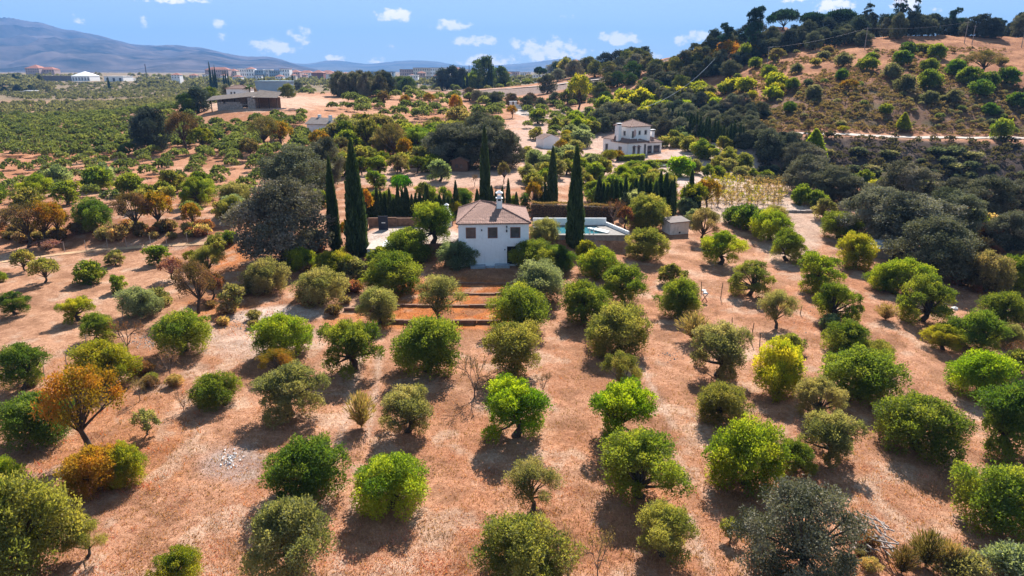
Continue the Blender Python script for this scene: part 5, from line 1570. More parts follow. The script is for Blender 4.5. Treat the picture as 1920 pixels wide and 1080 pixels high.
MB().add([(1.9 + 1.5 + .42 * math.cos(t * .5236), 1.66, 5.6 + .95 * math.sin(t * .5236)) for t in range(12)] + [(1.9 + 1.5 + .42 * math.cos(t * .5236), 1.70, 5.6 + .95 * math.sin(t * .5236)) for t in range(12)],
         [tuple(range(12))] + [(i, (i + 1) % 12, 12 + (i + 1) % 12, 12 + i) for i in range(12)]).build('plaque', MT['pinkwall'], vil)
MB().tube([(-.06, -.06, -.5), (-.06, -.06, 3.3)], [.06, .06], 6).build('drainpipe', MT['metal'], vil)
for x in (2.0, 3.5):
    MB().add([(x - .6, -.02, 2.45), (x + .6, -.02, 2.45), (x, -.02, 2.8), (x - .6, -.45, 2.38), (x + .6, -.45, 2.38)], [(0, 1, 2), (3, 4, 2), (0, 3, 2), (1, 2, 4), (0, 1, 4, 3)]).build('window_hood', MT['tile2'], vil)
MB().box(-.7, 12.5, -1.6, -.05, -1.0, -.35).build('terrace', MT['paving'], vil)
# small garden pool of the villa
q = gr(1240, 160)
vp = thing('garden_pool', 'small blue garden pool with a stone rim below the villa', 'swimming pool', (q.x, q.y, q.z + .05), .15)
MB().box(-2.6, 2.6, -1.2, -.95, -.5, .3).box(-2.6, 2.6, .95, 1.2, -.5, .3).box(-2.6, -2.3, -.95, .95, -.5, .3).box(2.3, 2.6, -.95, .95, -.5, .3).build('rim', MT['stone'], vp)
MB().box(-2.29, 2.29, -.94, .94, -.4, .18).build('pool_water', MT['water'], vp)
# white gabled shed
p = at(1008, 278)
sg = thing('gabled_shed', 'plain white gabled shed on the slope beside the villa', 'shed', (p.x + 1.6, p.y, p.z - .1), math.radians(24))
MB().add([(0, 0, -.4), (4.6, 0, -.4), (4.6, 4.6, -.4), (0, 4.6, -.4), (0, 0, 2.5), (4.6, 0, 2.5), (4.6, 4.6, 2.5), (0, 4.6, 2.5), (2.3, 0, 3.5), (2.3, 4.6, 3.5)], [(0, 1, 5, 8, 4), (1, 2, 6, 5), (2, 3, 7, 9, 6), (3, 0, 4, 7)]).build('wall', MT['white2'], sg)
t = MB()
tiled_slope(t, (-.25, 4.75, 2.42), (-.25, -.15, 2.42), (2.3, -.15, 3.53), (2.3, 4.75, 3.53), .5, .4)
tiled_slope(t, (4.85, -.15, 2.42), (4.85, 4.75, 2.42), (2.3, 4.75, 3.53), (2.3, -.15, 3.53), .5, .4)
t.build('roof', MT['tile2'], sg)
# brown wooden hut
p = at(862, 322)
hu = thing('wooden_hut', 'small brown wooden garden hut in front of the dark oaks', 'hut', (p.x - 1.6, p.y, p.z), math.radians(-6))
b = MB()
wall_face(b, (0, 0, -.2), (1, 0, 0), 3.2, 2.25, [(.75, 1.3, .9, 1.7), (1.65, 2.2, .9, 1.7)], .12)
b.add([(0, 0, 2.05), (3.2, 0, 2.05), (1.6, 0, 2.75)], [(0, 1, 2)]).box(0, .05, .01, 2.6, -.2, 2.05).box(3.15, 3.2, .01, 2.6, -.2, 2.05).box(.06, 3.14, 2.55, 2.6, -.2, 2.05)
b.build('wall', MT['wood'], hu)
for o in ((.75, 1.3, .9, 1.7), (1.65, 2.2, .9, 1.7)):
    window(hu, (0, 0, -.2), (1, 0, 0), o, MT['wood'], t=.12, fw=.05)
for i in range(15):
    MB().box(.02 + i * .2135, .02 + i * .2135 + .19, -.02, -.003, -.2, .68).build('plank', MT['wood'], hu)
MB().add([(-.25, -.3, 1.98), (1.6, -.3, 2.80), (3.45, -.3, 1.98), (-.25, 2.8, 1.98), (1.6, 2.8, 2.80), (3.45, 2.8, 1.98), (-.25, -.3, 2.06), (1.6, -.3, 2.88), (3.45, -.3, 2.06), (-.25, 2.8, 2.06), (1.6, 2.8, 2.88), (3.45, 2.8, 2.06)],
         [(0, 1, 4, 3), (1, 2, 5, 4), (6, 9, 10, 7), (7, 10, 11, 8), (0, 6, 7, 1), (1, 7, 8, 2), (3, 4, 10, 9), (4, 5, 11, 10), (0, 3, 9, 6), (2, 8, 11, 5)]).build('roof', MT['mud'], hu)

# --- ruined barn on the knoll
p = gr(460, 232)
bn = thing('ruined_barn', 'ruined stone barn with a sagging shed roof on the bare knoll', 'barn', (p.x, p.y, 13.6), math.radians(4))
brng = random.Random(3)


def rubble(parent, x0, x1, y, z0, z1, th, dip=0.0):
    """a rubble wall whose stones stand proud of each other"""
    nx, nz = int((x1 - x0) / .75), max(1, int((z1 - z0) / .5))
    for i in range(nx):
        for j in range(nz):
            a, c = x0 + (x1 - x0) * i / nx, x0 + (x1 - x0) * (i + .95) / nx
            d, e = z0 + (z1 - z0) * j / nz, z0 + (z1 - z0) * (j + .94) / nz
            if j == nz - 1 and brng.random() < dip:
                continue
            MB().box(a, c, y - brng.uniform(0, .12), y + th, d, e).build('stone', MT['stone'], parent)


bw = MB().box(-8.9, 4.9, 6.0, 6.4, -1.5, 3.2).box(-9.0, -8.6, .4, 5.98, -1.5, 2.6).build('wall', MT['stone'], bn)
rubble(bn, -8.4, -.8, 0.0, -2.2, 1.9, .5, .25)
rubble(bn, 1.1, 3.5, -.6, -1.2, 3.3, .8, .1)
bs = MB().box(-.8, 1.0, .1, .4, .9, 1.15).build('beam', MT['greywood'], bn)
for x in (-11.0, -7.2, -3.4, .3, 4.4, 7.6, 10.2):
    MB().box(x - .12, x + .12, .62, .86, -1.6, 2.9 + .1 * x * .2).build('post', MT['darkwood'], bn)
MB().add([(-12.2, -.5, 2.15), (3.2, -.6, 3.55), (3.2, 6.6, 4.9), (-12.2, 6.6, 3.4), (-12.2, -.5, 2.3), (3.2, -.6, 3.7), (3.2, 6.6, 5.05), (-12.2, 6.6, 3.55)], [(3, 2, 1, 0), (4, 5, 6, 7), (0, 1, 5, 4), (1, 2, 6, 5), (2, 3, 7, 6), (3, 0, 4, 7)]).build('roof', MT['barnroof'], bn)
MB().add([(3.3, -.9, 3.2), (10.6, -.2, 3.0), (10.6, 6.6, 4.6), (3.3, 6.6, 5.4), (3.3, -.9, 3.36), (10.6, -.2, 3.16), (10.6, 6.6, 4.76), (3.3, 6.6, 5.56)], [(3, 2, 1, 0), (4, 5, 6, 7), (0, 1, 5, 4), (1, 2, 6, 5), (2, 3, 7, 6), (3, 0, 4, 7)]).build('roof', MT['barnroof'], bn)
MB().box(3.6, 10.4, 4.5, 4.7, -1.4, 3.2).build('back_wall', MT['mud'], bn)
for i in range(9):
    a = brng.uniform(-.5, .5)
    x0, y0 = 11 + brng.uniform(-3, 9), brng.uniform(-3, 3)
    l = brng.uniform(2, 5)
    q = Vector((p.x + x0, p.y + y0, 0))
    th_ = thing('fallen_beam', ['long', 'short', 'split', 'forked', 'thin', 'thick', 'bleached', 'broken', 'crooked'][i] + ' grey timber lying on the ground beside the ruined barn', 'timber', (q.x, q.y, float(zf(q.x, q.y)) + .35), a, group='timbers beside the barn',
                me=MB().tube([(-l / 2, 0, -.1), (0, .1, .06), (l / 2, 0, .22)], [.12, .13, .09], 6).mesh('fallen_beam', MT['greywood']))
# farmhouse with a pale roof, half hidden by trees
p = gr(604, 200)
fh = thing('farmhouse', 'low farmhouse with a pale grey roof half hidden among olives', 'house', (p.x - 4.2, p.y, p.z - .3), math.radians(-20))
MB().box(0, 8.4, 0, 6.0, -1, 3.0).build('wall', MT['white2'], fh)
rr = MB().add([(-.4, -.4, 2.9), (8.8, -.4, 2.9), (8.8, 3, 4.5), (-.4, 3, 4.5), (8.8, 6.4, 2.9), (-.4, 6.4, 2.9), (-.4, -.4, 3.02), (8.8, -.4, 3.02), (8.8, 3, 4.64), (-.4, 3, 4.64), (8.8, 6.4, 3.02), (-.4, 6.4, 3.02)],
              [(0, 3, 2, 1), (3, 5, 4, 2), (6, 7, 8, 9), (9, 8, 10, 11), (0, 1, 7, 6), (4, 5, 11, 10), (1, 2, 8, 7), (2, 4, 10, 8), (0, 6, 9, 3), (3, 9, 11, 5)]).build('roof', MT['greyroof'], fh)
for x, y in ((2.0, 3.6), (7.0, 1.6)):
    MB().box(x - .4, x + .4, y - .35, y + .35, 3.4, 5.4).build('chimney', MT['white2'], rr)
# white house behind the barn
p = gr(447, 262)
hb = thing('small_white_house', 'white house with a low tile roof standing behind the ruined barn', 'house', (p.x - 4.0, p.y, p.z), math.radians(3))
b = MB()
wall_face(b, (0, 0, -.5), (1, 0, 0), 8.2, 5.2, [(1.4, 2.0, 2.7, 4.1), (2.6, 3.2, 2.7, 4.1)])
wall_face(b, (8.2, 0, -.5), (0, 1, 0), 6, 5.2, [])
wall_face(b, (8.2, 6, -.5), (-1, 0, 0), 8.2, 5.2, [])
wall_face(b, (0, 6, -.5), (0, -1, 0), 6, 5.2, [])
b.build('wall', MT['white2'], hb)
for o in ((1.4, 2.0, 2.7, 4.1), (2.6, 3.2, 2.7, 4.1)):
    window(hb, (0, 0, -.5), (1, 0, 0), o, MT['oldwhite'], mull=0)
hip_roof(hb, 0, 8.2, 0, 6, 4.75, 1.2, .3, MT['tile2'], course=.6, wave=.6)
# palm beside it
p = gr(470, 262)
pm = thing('palm_tree', 'palm tree with drooping fronds beside the small white house', 'palm', (p.x, p.y, p.z))
MB().tube([(0, 0, 0), (.1, 0, 3), (0, 0, 5.2)], [.3, .24, .2], 8).build('trunk', MT['bark'], pm)
for k in range(16):
    a, e = k * 2.4, brng.uniform(-.1, 1.1)
    pts = [Vector((0, 0, 5.2)) + Vector((math.cos(a) * s, math.sin(a) * s, math.sin(e) * s * .9 - s * s * .22)) for s in (0, .6, 1.2, 1.8, 2.4)]
    fb = MB()
    for i in range(1, 5):
        d = (pts[i] - pts[i - 1]).normalized()
        sd = Vector((-math.sin(a), math.cos(a), -.4)) * (.45 - .06 * i)
        s2 = Vector((math.sin(a), -math.cos(a), -.4)) * (.45 - .06 * i)
        fb.add([pts[i - 1], pts[i], pts[i] + sd, pts[i - 1] + sd], [(0, 1, 2, 3)]).add([pts[i - 1], pts[i], pts[i] + s2, pts[i - 1] + s2], [(0, 1, 2, 3)])
    fo = fb.build('frond', LEAF, pm)
    fo.color = (*G['deep'], 1)
# hilltop house
p = gr(1472, 318)
hh_ = thing('hilltop_house', 'pale house with a low gable roof among the skyline trees', 'house', (p.x - 5.0, p.y - 3, p.z + 1.2), math.radians(30))
MB().add([(0, 0, -3), (9, 0, -3), (9, 6, -3), (0, 6, -3), (0, 0, 3), (9, 0, 3), (9, 6, 3), (0, 6, 3), (9, 3, 4.6), (0, 3, 4.6)], [(0, 1, 5, 4), (1, 2, 6, 8, 5), (2, 3, 7, 6), (3, 0, 4, 9, 7)]).build('wall', MT['creamwall'], hh_)
MB().add([(-.4, -.4, 2.85), (9.4, -.4, 2.85), (9.4, 3, 4.66), (-.4, 3, 4.66), (9.4, 6.4, 2.85), (-.4, 6.4, 2.85), (-.4, -.4, 3), (9.4, -.4, 3), (9.4, 3, 4.82), (-.4, 3, 4.82), (9.4, 6.4, 3), (-.4, 6.4, 3)],
         [(0, 3, 2, 1), (3, 5, 4, 2), (6, 7, 8, 9), (9, 8, 10, 11), (0, 1, 7, 6), (4, 5, 11, 10), (1, 2, 8, 7), (2, 4, 10, 8), (0, 6, 9, 3), (3, 9, 11, 5)]).build('roof', MT['redroof'], hh_)
MB().box(9.02, 9.08, 2.2, 3.6, 3.0, 3.8).build('window', MT['glass'], hh_)

# --- the town and the works beyond the valley
WK = 'works and houses of the western valley'
def town(name, label, cat, px, Y, wpx, hpx, dpt, wall, roof, flat=True, floors=3, bays=6, rot=0.0, group='town buildings below the mountain', base=None, sink=3.0):
    p = gr(px, Y)
    d = depth(p)
    w, h = wpx * d / FPX, hpx * d / FPX
    if group == WK and px > 60:
        h, base = h * 1.1, base - 2
    if base is not None:                      # the row at which its foot is seen
        dd = pix_dir(px, base)
        p.z = CAM_Z + dd[2] / dd[1] * Y
        sink = max(sink, p.z - float(zf(p.x, p.y)) + 2)
    o = thing(name, label, cat, tuple(p), rot, group=group)
    b = MB()
    holes = []
    if floors:
        fh_, bw_ = h / floors, w / bays
        holes = [(bw_ * (i + .3), bw_ * (i + .7), fh_ * (j + .28), fh_ * (j + .78)) for i in range(bays) for j in range(floors)]
    wall_face(b, (-w / 2, 0, 0), (1, 0, 0), w, h, holes, .5)
    wall_face(b, (w / 2, 0, 0), (0, 1, 0), dpt, h, [], .3)
    wall_face(b, (w / 2, dpt, 0), (-1, 0, 0), w, h, [], .3)
    wall_face(b, (-w / 2, dpt, 0), (0, -1, 0), dpt, h, [], .3)
    b.box(-w / 2, w / 2, .02, dpt - .02, -sink, -.01)
    b.build('wall', MT[wall], o)
    if holes:
        g_ = MB()
        for a, c, e, f in holes:
            g_.add([(-w / 2 + a, .45, e), (-w / 2 + c, .45, e), (-w / 2 + c, .45, f), (-w / 2 + a, .45, f)], [(0, 1, 2, 3)])
        g_.build('window_panes', MT['glass'], o, kind='stuff')
    r = MB()
    ov = .4
    if flat:
        r.box(-w / 2 - ov, w / 2 + ov, -ov, dpt + ov, h + .01, h + .5)
    else:
        q = min(w, dpt) * .5
        rz = h + q * .5
        r.add([(-w / 2 - ov, -ov, h), (w / 2 + ov, -ov, h), (w / 2 + ov, dpt + ov, h), (-w / 2 - ov, dpt + ov, h), (-w / 2 + q, dpt / 2, rz), (w / 2 - q, dpt / 2, rz)] if w >= dpt else
              [(-w / 2 - ov, -ov, h), (w / 2 + ov, -ov, h), (w / 2 + ov, dpt + ov, h), (-w / 2 - ov, dpt + ov, h), (0, dpt / 2 - .1, rz), (0, dpt / 2 + .1, rz)],
              [(0, 1, 5, 4), (1, 2, 5), (2, 3, 4, 5), (3, 0, 4), (3, 2, 1, 0)])
    r.build('roof', MT[roof], o)
    return o


WK = 'works and houses of the western valley'
town('warehouse', 'long low grey warehouse below the wooded ridge', 'warehouse', 105, 980, 110, 8, 26, 'greyroof', 'greyroof', floors=0, group=WK, base=154)
town('warehouse', 'white gabled factory hall in the western valley', 'warehouse', 152, 960, 34, 10, 24, 'white2', 'white2', flat=False, floors=1, bays=6, group=WK, base=156)
town('factory', 'white factory with a dark green glazed upper front', 'factory', 214, 950, 36, 11, 24, 'white2', 'white2', floors=1, bays=3, group=WK, base=158)
town('factory', 'dark green factory hall with a zigzag white roof edge', 'factory', 190, 930, 78, 6, 22, 'greenwall', 'white2', floors=0, group=WK, base=165)
town('warehouse', 'small cream shed beside the green factory hall', 'warehouse', 147, 925, 18, 9, 14, 'creamwall', 'creamwall', floors=0, group=WK, base=166)
town('bungalow', 'white bungalow at the east end of the works', 'house', 240, 980, 20, 5, 10, 'white2', 'white2', floors=1, bays=4, group=WK, base=155)
town('row_house', 'pale row of workshops with a grey roof near the oak hill', 'house', 280, 1000, 30, 7, 12, 'creamwall', 'greyroof', flat=False, floors=1, bays=7, group=WK, base=157)
town('brick_barn', 'red brick barn with a grey roof alone in the olive valley', 'barn', 193, 640, 30, 7, 13, 'brick', 'greyroof', flat=False, floors=0, group=WK, base=188)
town('cottage', 'small pale cottage with a flat roof in the western olives', 'house', 54, 640, 14, 5, 9, 'pinkwall', 'white2', floors=1, bays=3, group=WK, base=176)
town('cottage', 'pale pink lean-to beside the small western cottage', 'house', 43, 640, 9, 3, 7, 'creamwall', 'creamwall', floors=0, group=WK, base=175)
town('mansion', 'pink mansion with red roofs on the wooded western ridge', 'house', 62, 1300, 26, 8, 26, 'pinkwall', 'redroof', flat=False, floors=2, bays=6, group=WK, base=139)
town('mansion', 'long red roofed wing beside the ridge mansion', 'house', 88, 1310, 30, 5, 18, 'pinkwall', 'redroof', flat=False, floors=1, bays=6, group=WK, base=138)
town('greenhouse', 'long blue-grey shed behind the small white house', 'warehouse', 510, 420, 58, 5.5, 14, 'bluegrey', 'bluegrey', floors=0, base=159)
trng = random.Random(11)
tb = [(408, 44, 17, 'pinkwall', 'redroof', 0), (437, 16, 15, 'creamwall', 'redroof', 0), (455, 16, 18, 'white2', 'white2', 1), (470, 14, 18, 'white2', 'redroof', 0), (486, 18, 16, 'bluegrey', 'white2', 1), (502, 14, 17, 'white2', 'white2', 1), (516, 20, 15, 'bluegrey', 'greyroof', 1), (535, 18, 18, 'white2', 'redroof', 1),
      (553, 20, 13, 'pinkwall', 'redroof', 0), (574, 26, 12, 'white2', 'redroof', 0), (596, 22, 12, 'brick', 'redroof', 0), (614, 26, 12, 'creamwall', 'redroof', 0), (712, 54, 9, 'bluegrey', 'navy', 1), (765, 30, 12, 'pinkwall', 'greyroof', 1), (792, 34, 14, 'creamwall', 'greyroof', 1), (826, 36, 14, 'white2', 'greyroof', 1),
      (855, 24, 12, 'pinkwall', 'redroof', 0), (878, 20, 12, 'white2', 'greyroof', 1), (902, 10, 20, 'white2', 'white2', 1), (940, 26, 9, 'white2', 'redroof', 0), (962, 24, 9, 'pinkwall', 'greyroof', 1), (985, 20, 8, 'white2', 'greyroof', 1)]
looks = {'pinkwall': 'pale pink', 'creamwall': 'cream', 'white2': 'white', 'bluegrey': 'blue-grey', 'brick': 'red brick'}
rl_ = {'redroof': 'a red hipped roof', 'white2': 'a white flat roof', 'greyroof': 'a grey roof', 'navy': 'a dark roof band'}
ordn = ['first', 'second', 'third', 'fourth', 'fifth', 'sixth', 'seventh', 'eighth', 'ninth', 'tenth', 'eleventh', 'twelfth', 'thirteenth', 'fourteenth', 'fifteenth', 'sixteenth', 'seventeenth', 'eighteenth', 'nineteenth', 'twentieth', 'twenty-first', 'twenty-second', 'twenty-third', 'twenty-fourth']
for i, (px, w, h, wl, rfn, fl) in enumerate(tb):
    town('apartment_block', f'{looks[wl]} block with {rl_[rfn]}, {ordn[i]} along the town from the west', 'building', px, 1200 + trng.uniform(-60, 90), w, h * (1.15 if px < 640 else 1.4), 16, wl, rfn, flat=bool(fl), floors=3 if h > 10 else 2, bays=max(3, w // 4), base=151 if px < 640 else 148)
for px, w, h, wl, rfn, bs_, Yb, lb_ in [(818, 10, 5, 'white2', 'redroof', 147, 760, 'small white house with red roof below the long town blocks'), (775, 18, 5, 'white2', 'white2', 147, 780, 'low white sheds before the long town blocks'), (805, 24, 4, 'creamwall', 'greyroof', 148, 770, 'low dark roofed sheds below the town'),
                                    (1010, 22, 4, 'white2', 'white2', 145, 640, 'low white shed among trees before the far hills'), (1080, 22, 9, 'redroof', 'redroof', 126, 480, 'red roofed house above the railway bank'), (1165, 18, 7, 'pinkwall', 'greyroof', 122, 480, 'pale house half hidden on the crest of the eastern wood')]:
    town('house', lb_, 'house', px, Yb, w, h, 9, wl, rfn, flat=(rfn != 'redroof'), floors=1, bays=4, base=bs_)
for i in range(22):
    px = 330 + i * 31 + trng.uniform(-9, 9)
    wl, rfn = trng.choice([('white2', 'redroof'), ('creamwall', 'redroof'), ('white2', 'white2'), ('pinkwall', 'redroof'), ('white2', 'greyroof')])
    town('house', f'small {looks[wl]} house with {rl_[rfn]}, {ordn[i]} from the west below the town', 'house', px, trng.uniform(860, 1120), trng.uniform(8, 17), trng.uniform(4.5, 8), 9, wl, rfn, flat=rfn != 'redroof', floors=1 if trng.random() < .5 else 2, bays=3, base=trng.uniform(146, 150) if px < 640 else trng.uniform(143, 147), group='small houses below the town')
for px, top, bs_ in [(889, 117, 136), (903, 117, 138), (937, 123, 136), (880, 122, 138), (275, 120, 136)]:
    q = gr(px, 1250)
    z0, z1 = [CAM_Z + pix_dir(px, r)[2] / pix_dir(px, r)[1] * 1250 for r in (bs_ + 12, top)]
    thing('water_tower' if px in (903, 937) else 'mast', ('stubby dark tower above the white town block' if px == 903 else 'square dark tower by the far hills' if px == 937 else 'thin tall mast over the long town blocks' if px == 889 else 'slanted crane mast at the end of the long blocks' if px == 880 else 'faint radio mast on the oak hill'), 'tower', (q.x, q.y, z0),
          me=MB().tube([(0, 0, 0), (0, 0, z1 - z0)], [3.0, 3.0] if px in (903, 937) else [.8, .6], 6).mesh('mast', MT['navy']))

# --- gate of the lane: white piers and a white gate
for i, px in enumerate((958, 966, 988)):
    q = gr(px, 285)
    g_ = thing('gate_pier', ['white gate pier at the far end of the lane, the one beside the wall', 'tall white gate pier in the middle of the lane entrance', 'white gate pier on the villa side of the lane entrance'][i], 'gate pier', (q.x, q.y, q.z), group='white piers of the lane gate')
    MB().box(-.55, .55, -.5, .5, -.3, 2.6).build('shaft', MT['white2'], g_)
    MB().box(-.75, .75, -.7, .7, 2.61, 2.9).build('cap', MT['white2'], g_)
q = gr(977, 285)
gg = thing('lane_gate', 'white sliding gate between the piers at the end of the lane', 'gate', (q.x, q.y, q.z))
MB().box(-2.0, 2.0, -.05, .05, .2, 1.6).build('panel', MT['white2'], gg)
MB().box(-2.1, 2.1, -.12, .12, 0, .15).build('rail', MT['metal'], gg)

# --- stones, ash, branches
def rock_mesh(name, seed, m, n=9):
    import bmesh
    rg = random.Random(seed)
    bm = bmesh.new()
    bmesh.ops.create_icosphere(bm, subdivisions=1, radius=.5)
    for v in bm.verts:
        v.co *= rg.uniform(.72, 1.15)
        v.co.z *= .7
    me = bpy.data.meshes.new(name)
    bm.to_mesh(me)
    bm.free()
    me.materials.append(m)
    return me


rocks = [rock_mesh('rock', 700 + k, MT['stone']) for k in range(5)]
fl = MB()
for i in range(70):
    q = at(432 + brng.gauss(0, 13), 864 + brng.gauss(0, 9))
    s = brng.uniform(.02, .09)
    a = brng.uniform(0, 3)
    c_, s_ = math.cos(a) * s, math.sin(a) * s
    fl.add([(q.x - c_, q.y - s_, q.z + .02), (q.x + s_, q.y - c_, q.z + .10), (q.x + c_, q.y + s_, q.z + .03), (q.x - s_, q.y + c_, q.z + .12)], [(0, 1, 2, 3)])
o = fl.build('ash_debris', MT['board'], kind='stuff')
fl = MB()
for (px, py, rx, ry, n) in [(270, 640, 22, 12, 90), (455, 612, 20, 8, 60), (980, 880, 50, 14, 26), (500, 592, 40, 8, 50), (1260, 665, 22, 9, 30), (1790, 555, 30, 26, 60), (1530, 590, 60, 30, 40), (1500, 385, 40, 8, 40), (1360, 320, 40, 16, 60), (1130, 310, 50, 14, 50), (400, 195, 60, 8, 60)]:
    for i in range(n):
        q = at(px + brng.gauss(0, rx * .6), py + brng.gauss(0, ry * .6))
        s = brng.uniform(.03, .10) * (1 if py > 450 else 2.2)
        fl.add([(q.x - s, q.y - s * .4, q.z), (q.x + s * .7, q.y - s, q.z), (q.x + s, q.y + s * .8, q.z), (q.x - s * .6, q.y + s, q.z), (q.x, q.y, q.z + s)], [(0, 1, 4), (1, 2, 4), (2, 3, 4), (3, 0, 4)])
fl.build('stones', MT['stone'], kind='stuff')
# heap of cut branches
q = at(1612, 1010)
heap = thing('branch_pile', 'heap of bleached cut branches beside the dark airy oak', 'branch pile', tuple(q))
for i in range(46):
    a = brng.uniform(-.9, .9) + 1.9
    c_ = Vector((brng.uniform(-1.0, 1.3), brng.uniform(-1.3, 1.1), brng.uniform(.05, .75)))
    l = brng.uniform(.8, 2.0)
    d = Vector((math.cos(a), math.sin(a), brng.uniform(-.25, .35))) * l / 2
    sd = Vector((-d.y, d.x, 0)).normalized() * brng.uniform(-.12, .12)
    MB().tube([c_ - d, c_ + sd, c_ + d], [.05, .04, .02], 5).build('branch', MT['greywood'], heap)
for i, (px, py, s) in enumerate([(1885, 418, 1.0), (1512, 380, 1.6), (1530, 372, 1.2), (775, 306 + 8, 2.2), (1320, 546, .7), (1300, 305, 1.5), (1280, 300, 1.3), (1790, 580, .9), (1785, 550, .8)]):
    q = at(px, py)
    r0 = thing('boulder', ['white boulder at the edge of the east oaks', 'large pale boulder beside the vineyard', 'flat pale boulder behind the vineyard stone', 'rust coloured stone heap before the wooden hut', 'white tipped stone by the old fence', 'grey stone in the ring beside the villa drive', 'pale stone in the ring beside the villa drive', 'pale stone among the scrub below the oaks', 'rough stone at the foot of the oaks'][i], 'boulder', tuple(q), i * 1.1,
               me=rock_mesh('boulder', 720 + i, MT['oldwhite'] if i != 3 else MT['mud']), scale=(s, s, s))

# --- fence posts, stakes, poles and wires
def post(px, py, h, label, group, r=.05, m='greywood', lean=0.0):
    q = at(px, py)
    thing('fence_post', label, 'fence post', tuple(q), group=group, me=MB().tube([(0, 0, -.2), (lean * .5, 0, h * .55), (lean, 0, h)], [r, r * .9, r * .8], 6).mesh('fence_post', MT[m]))


PW = ['beside the almond trees', 'under the orange almond', 'at the first bend of the path', 'below the brown scrub', 'in the shade of the bank', 'below the gold almond', 'by the straw coloured bush', 'before the big grey oak']
for i, px in enumerate((122, 162, 203, 238, 283, 313, 352, 392)):
    post(px, 476 - (px - 120) * .075 - 2, 1.5, f'thin grey wire fence post {PW[i]} along the dirt path', 'fence posts above the dirt path', .04)
post(450, 432, 2.6, 'tall brick gate post at the end of the dirt path', 'gate posts', .28, 'mud')
for i, (px, py, h) in enumerate([(85, 720, 1.6), (125, 690, 1.5), (163, 658, 1.5), (230, 598, 1.3), (305, 545, 1.3)]):
    post(px, py, h, f'slanting stake of the old plot fence, {ordn[i]} up from the open crowned olive', 'stakes of the old plot fence', .035, 'greywood', .15)
for i, (px, py, h) in enumerate([(1297, 552, 1.5), (1315, 552, 1.5), (1351, 560, 1.9), (1372, 622, 1.5), (1408, 640, 1.9), (1424, 655, 1.6), (1500, 590, 1.0)]):
    post(px, py, h, f'leaning dark stake of the broken grove fence, {ordn[i]} down from the pool side', 'stakes of the broken grove fence', .045, 'bark', .1 * (-1) ** i)
q = at(1321, 566)
bb = thing('scarecrow_frame', 'rusty red frame with a white cap beside the fence stakes', 'frame', tuple(q))
MB().tube([(-.3, 0, 0), (0, 0, .5), (.35, 0, 1.0)], [.05, .05, .04], 5).tube([(.3, 0, 0), (0, .05, .5), (-.3, 0, .9)], [.05, .05, .04], 5).build('legs', MT['frame'], bb)
MB().tube([(0, 0, .96), (0, 0, 1.12)], [.3, .2], 9).build('cap', MT['board'], bb)
PO = []
for i, (px, Yp, h) in enumerate([(1438, 262, 7.5), (1621, 262, 7.5), (1808, 268, 7.5), (1822, 266, 7), (1915, 268, 7)]):
    q = gr(px, Yp)
    o = thing('utility_pole', ['thin wooden utility pole above the olive terrace', 'wooden utility pole before the dark skyline wood', 'twin utility pole at the saddle, inner one', 'twin utility pole at the saddle, outer one', 'utility pole at the edge of the eastern hill'][i], 'utility pole', tuple(q), group='utility poles across the hill')
    MB().tube([(0, 0, -.5), (0, 0, h)], [.14, .10], 6).build('pole', MT['greywood'], o)
    MB().box(-.7, .7, -.06, .06, h - .5, h - .38).build('crossarm', MT['greywood'], o)
    PO.append(q + Vector((0, 0, h - .3)))


def wire(name, label, a, c, sag, r, m='metal', n=16):
    pts = [a.lerp(c, k / n) - Vector((0, 0, sag * 4 * (k / n) * (1 - k / n))) for k in range(n + 1)]
    b_ = MB().tube([p - a for p in pts], [r] * (n + 1), 4)
    return thing(name, label, 'cable', tuple(a), me=b_.mesh(name, MT[m]))


wire('overhead_cable', 'overhead wire from the first pole to the pole before the skyline wood', PO[0], PO[1], 1.0, .012)
wire('overhead_cable', 'overhead wire from the skyline wood to the saddle', PO[1], PO[2], 1.0, .012)
a_, c_ = gr(1334, 250), gr(1205, 205)
za = CAM_Z + pix_dir(1334, 110)[2] / pix_dir(1334, 110)[1] * 250
zc = CAM_Z + pix_dir(1205, 201)[2] / pix_dir(1205, 201)[1] * 205
wire('overhead_cable', 'bright cable swooping down from the hill over the dark wood to the villa', Vector((a_.x, a_.y, za)), Vector((c_.x, c_.y, zc)), 2.3, .045, 'board')
# --- vineyard: dry vines on stakes
vm = []
for k in range(4):
    rg = random.Random(800 + k)
    b_ = MB().tube([(0, 0, -.1), (.02, 0, .8), (0, 0, 1.7)], [.035, .03, .025], 4)
    for i in range(9):
        a = rg.uniform(0, 6.28)
        z = rg.uniform(.3, 1.3)
        b_.tube([(0, 0, z), (math.cos(a) * .3, math.sin(a) * .3, z + rg.uniform(-.1, .4)), (math.cos(a) * rg.uniform(.4, .8), math.sin(a) * rg.uniform(.4, .8), z + rg.uniform(-.4, .5))], [.03, .02, .012], 3)
    rgn = np.random.default_rng(800 + k)
    n = 90
    P = rgn.normal(0, .33, (n, 3)) + np.array([0, 0, 1.1])
    V, F, T_ = leaves_on(rgn, P, unit(rgn.normal(0, 1, (n, 3))), .24, .09)
    vm.append((b_.mesh('stake', MT['greybark']), mesh_np('leaves', V, F, MT['autumn'], tint=T_)))
vr = random.Random(9)
k = 0
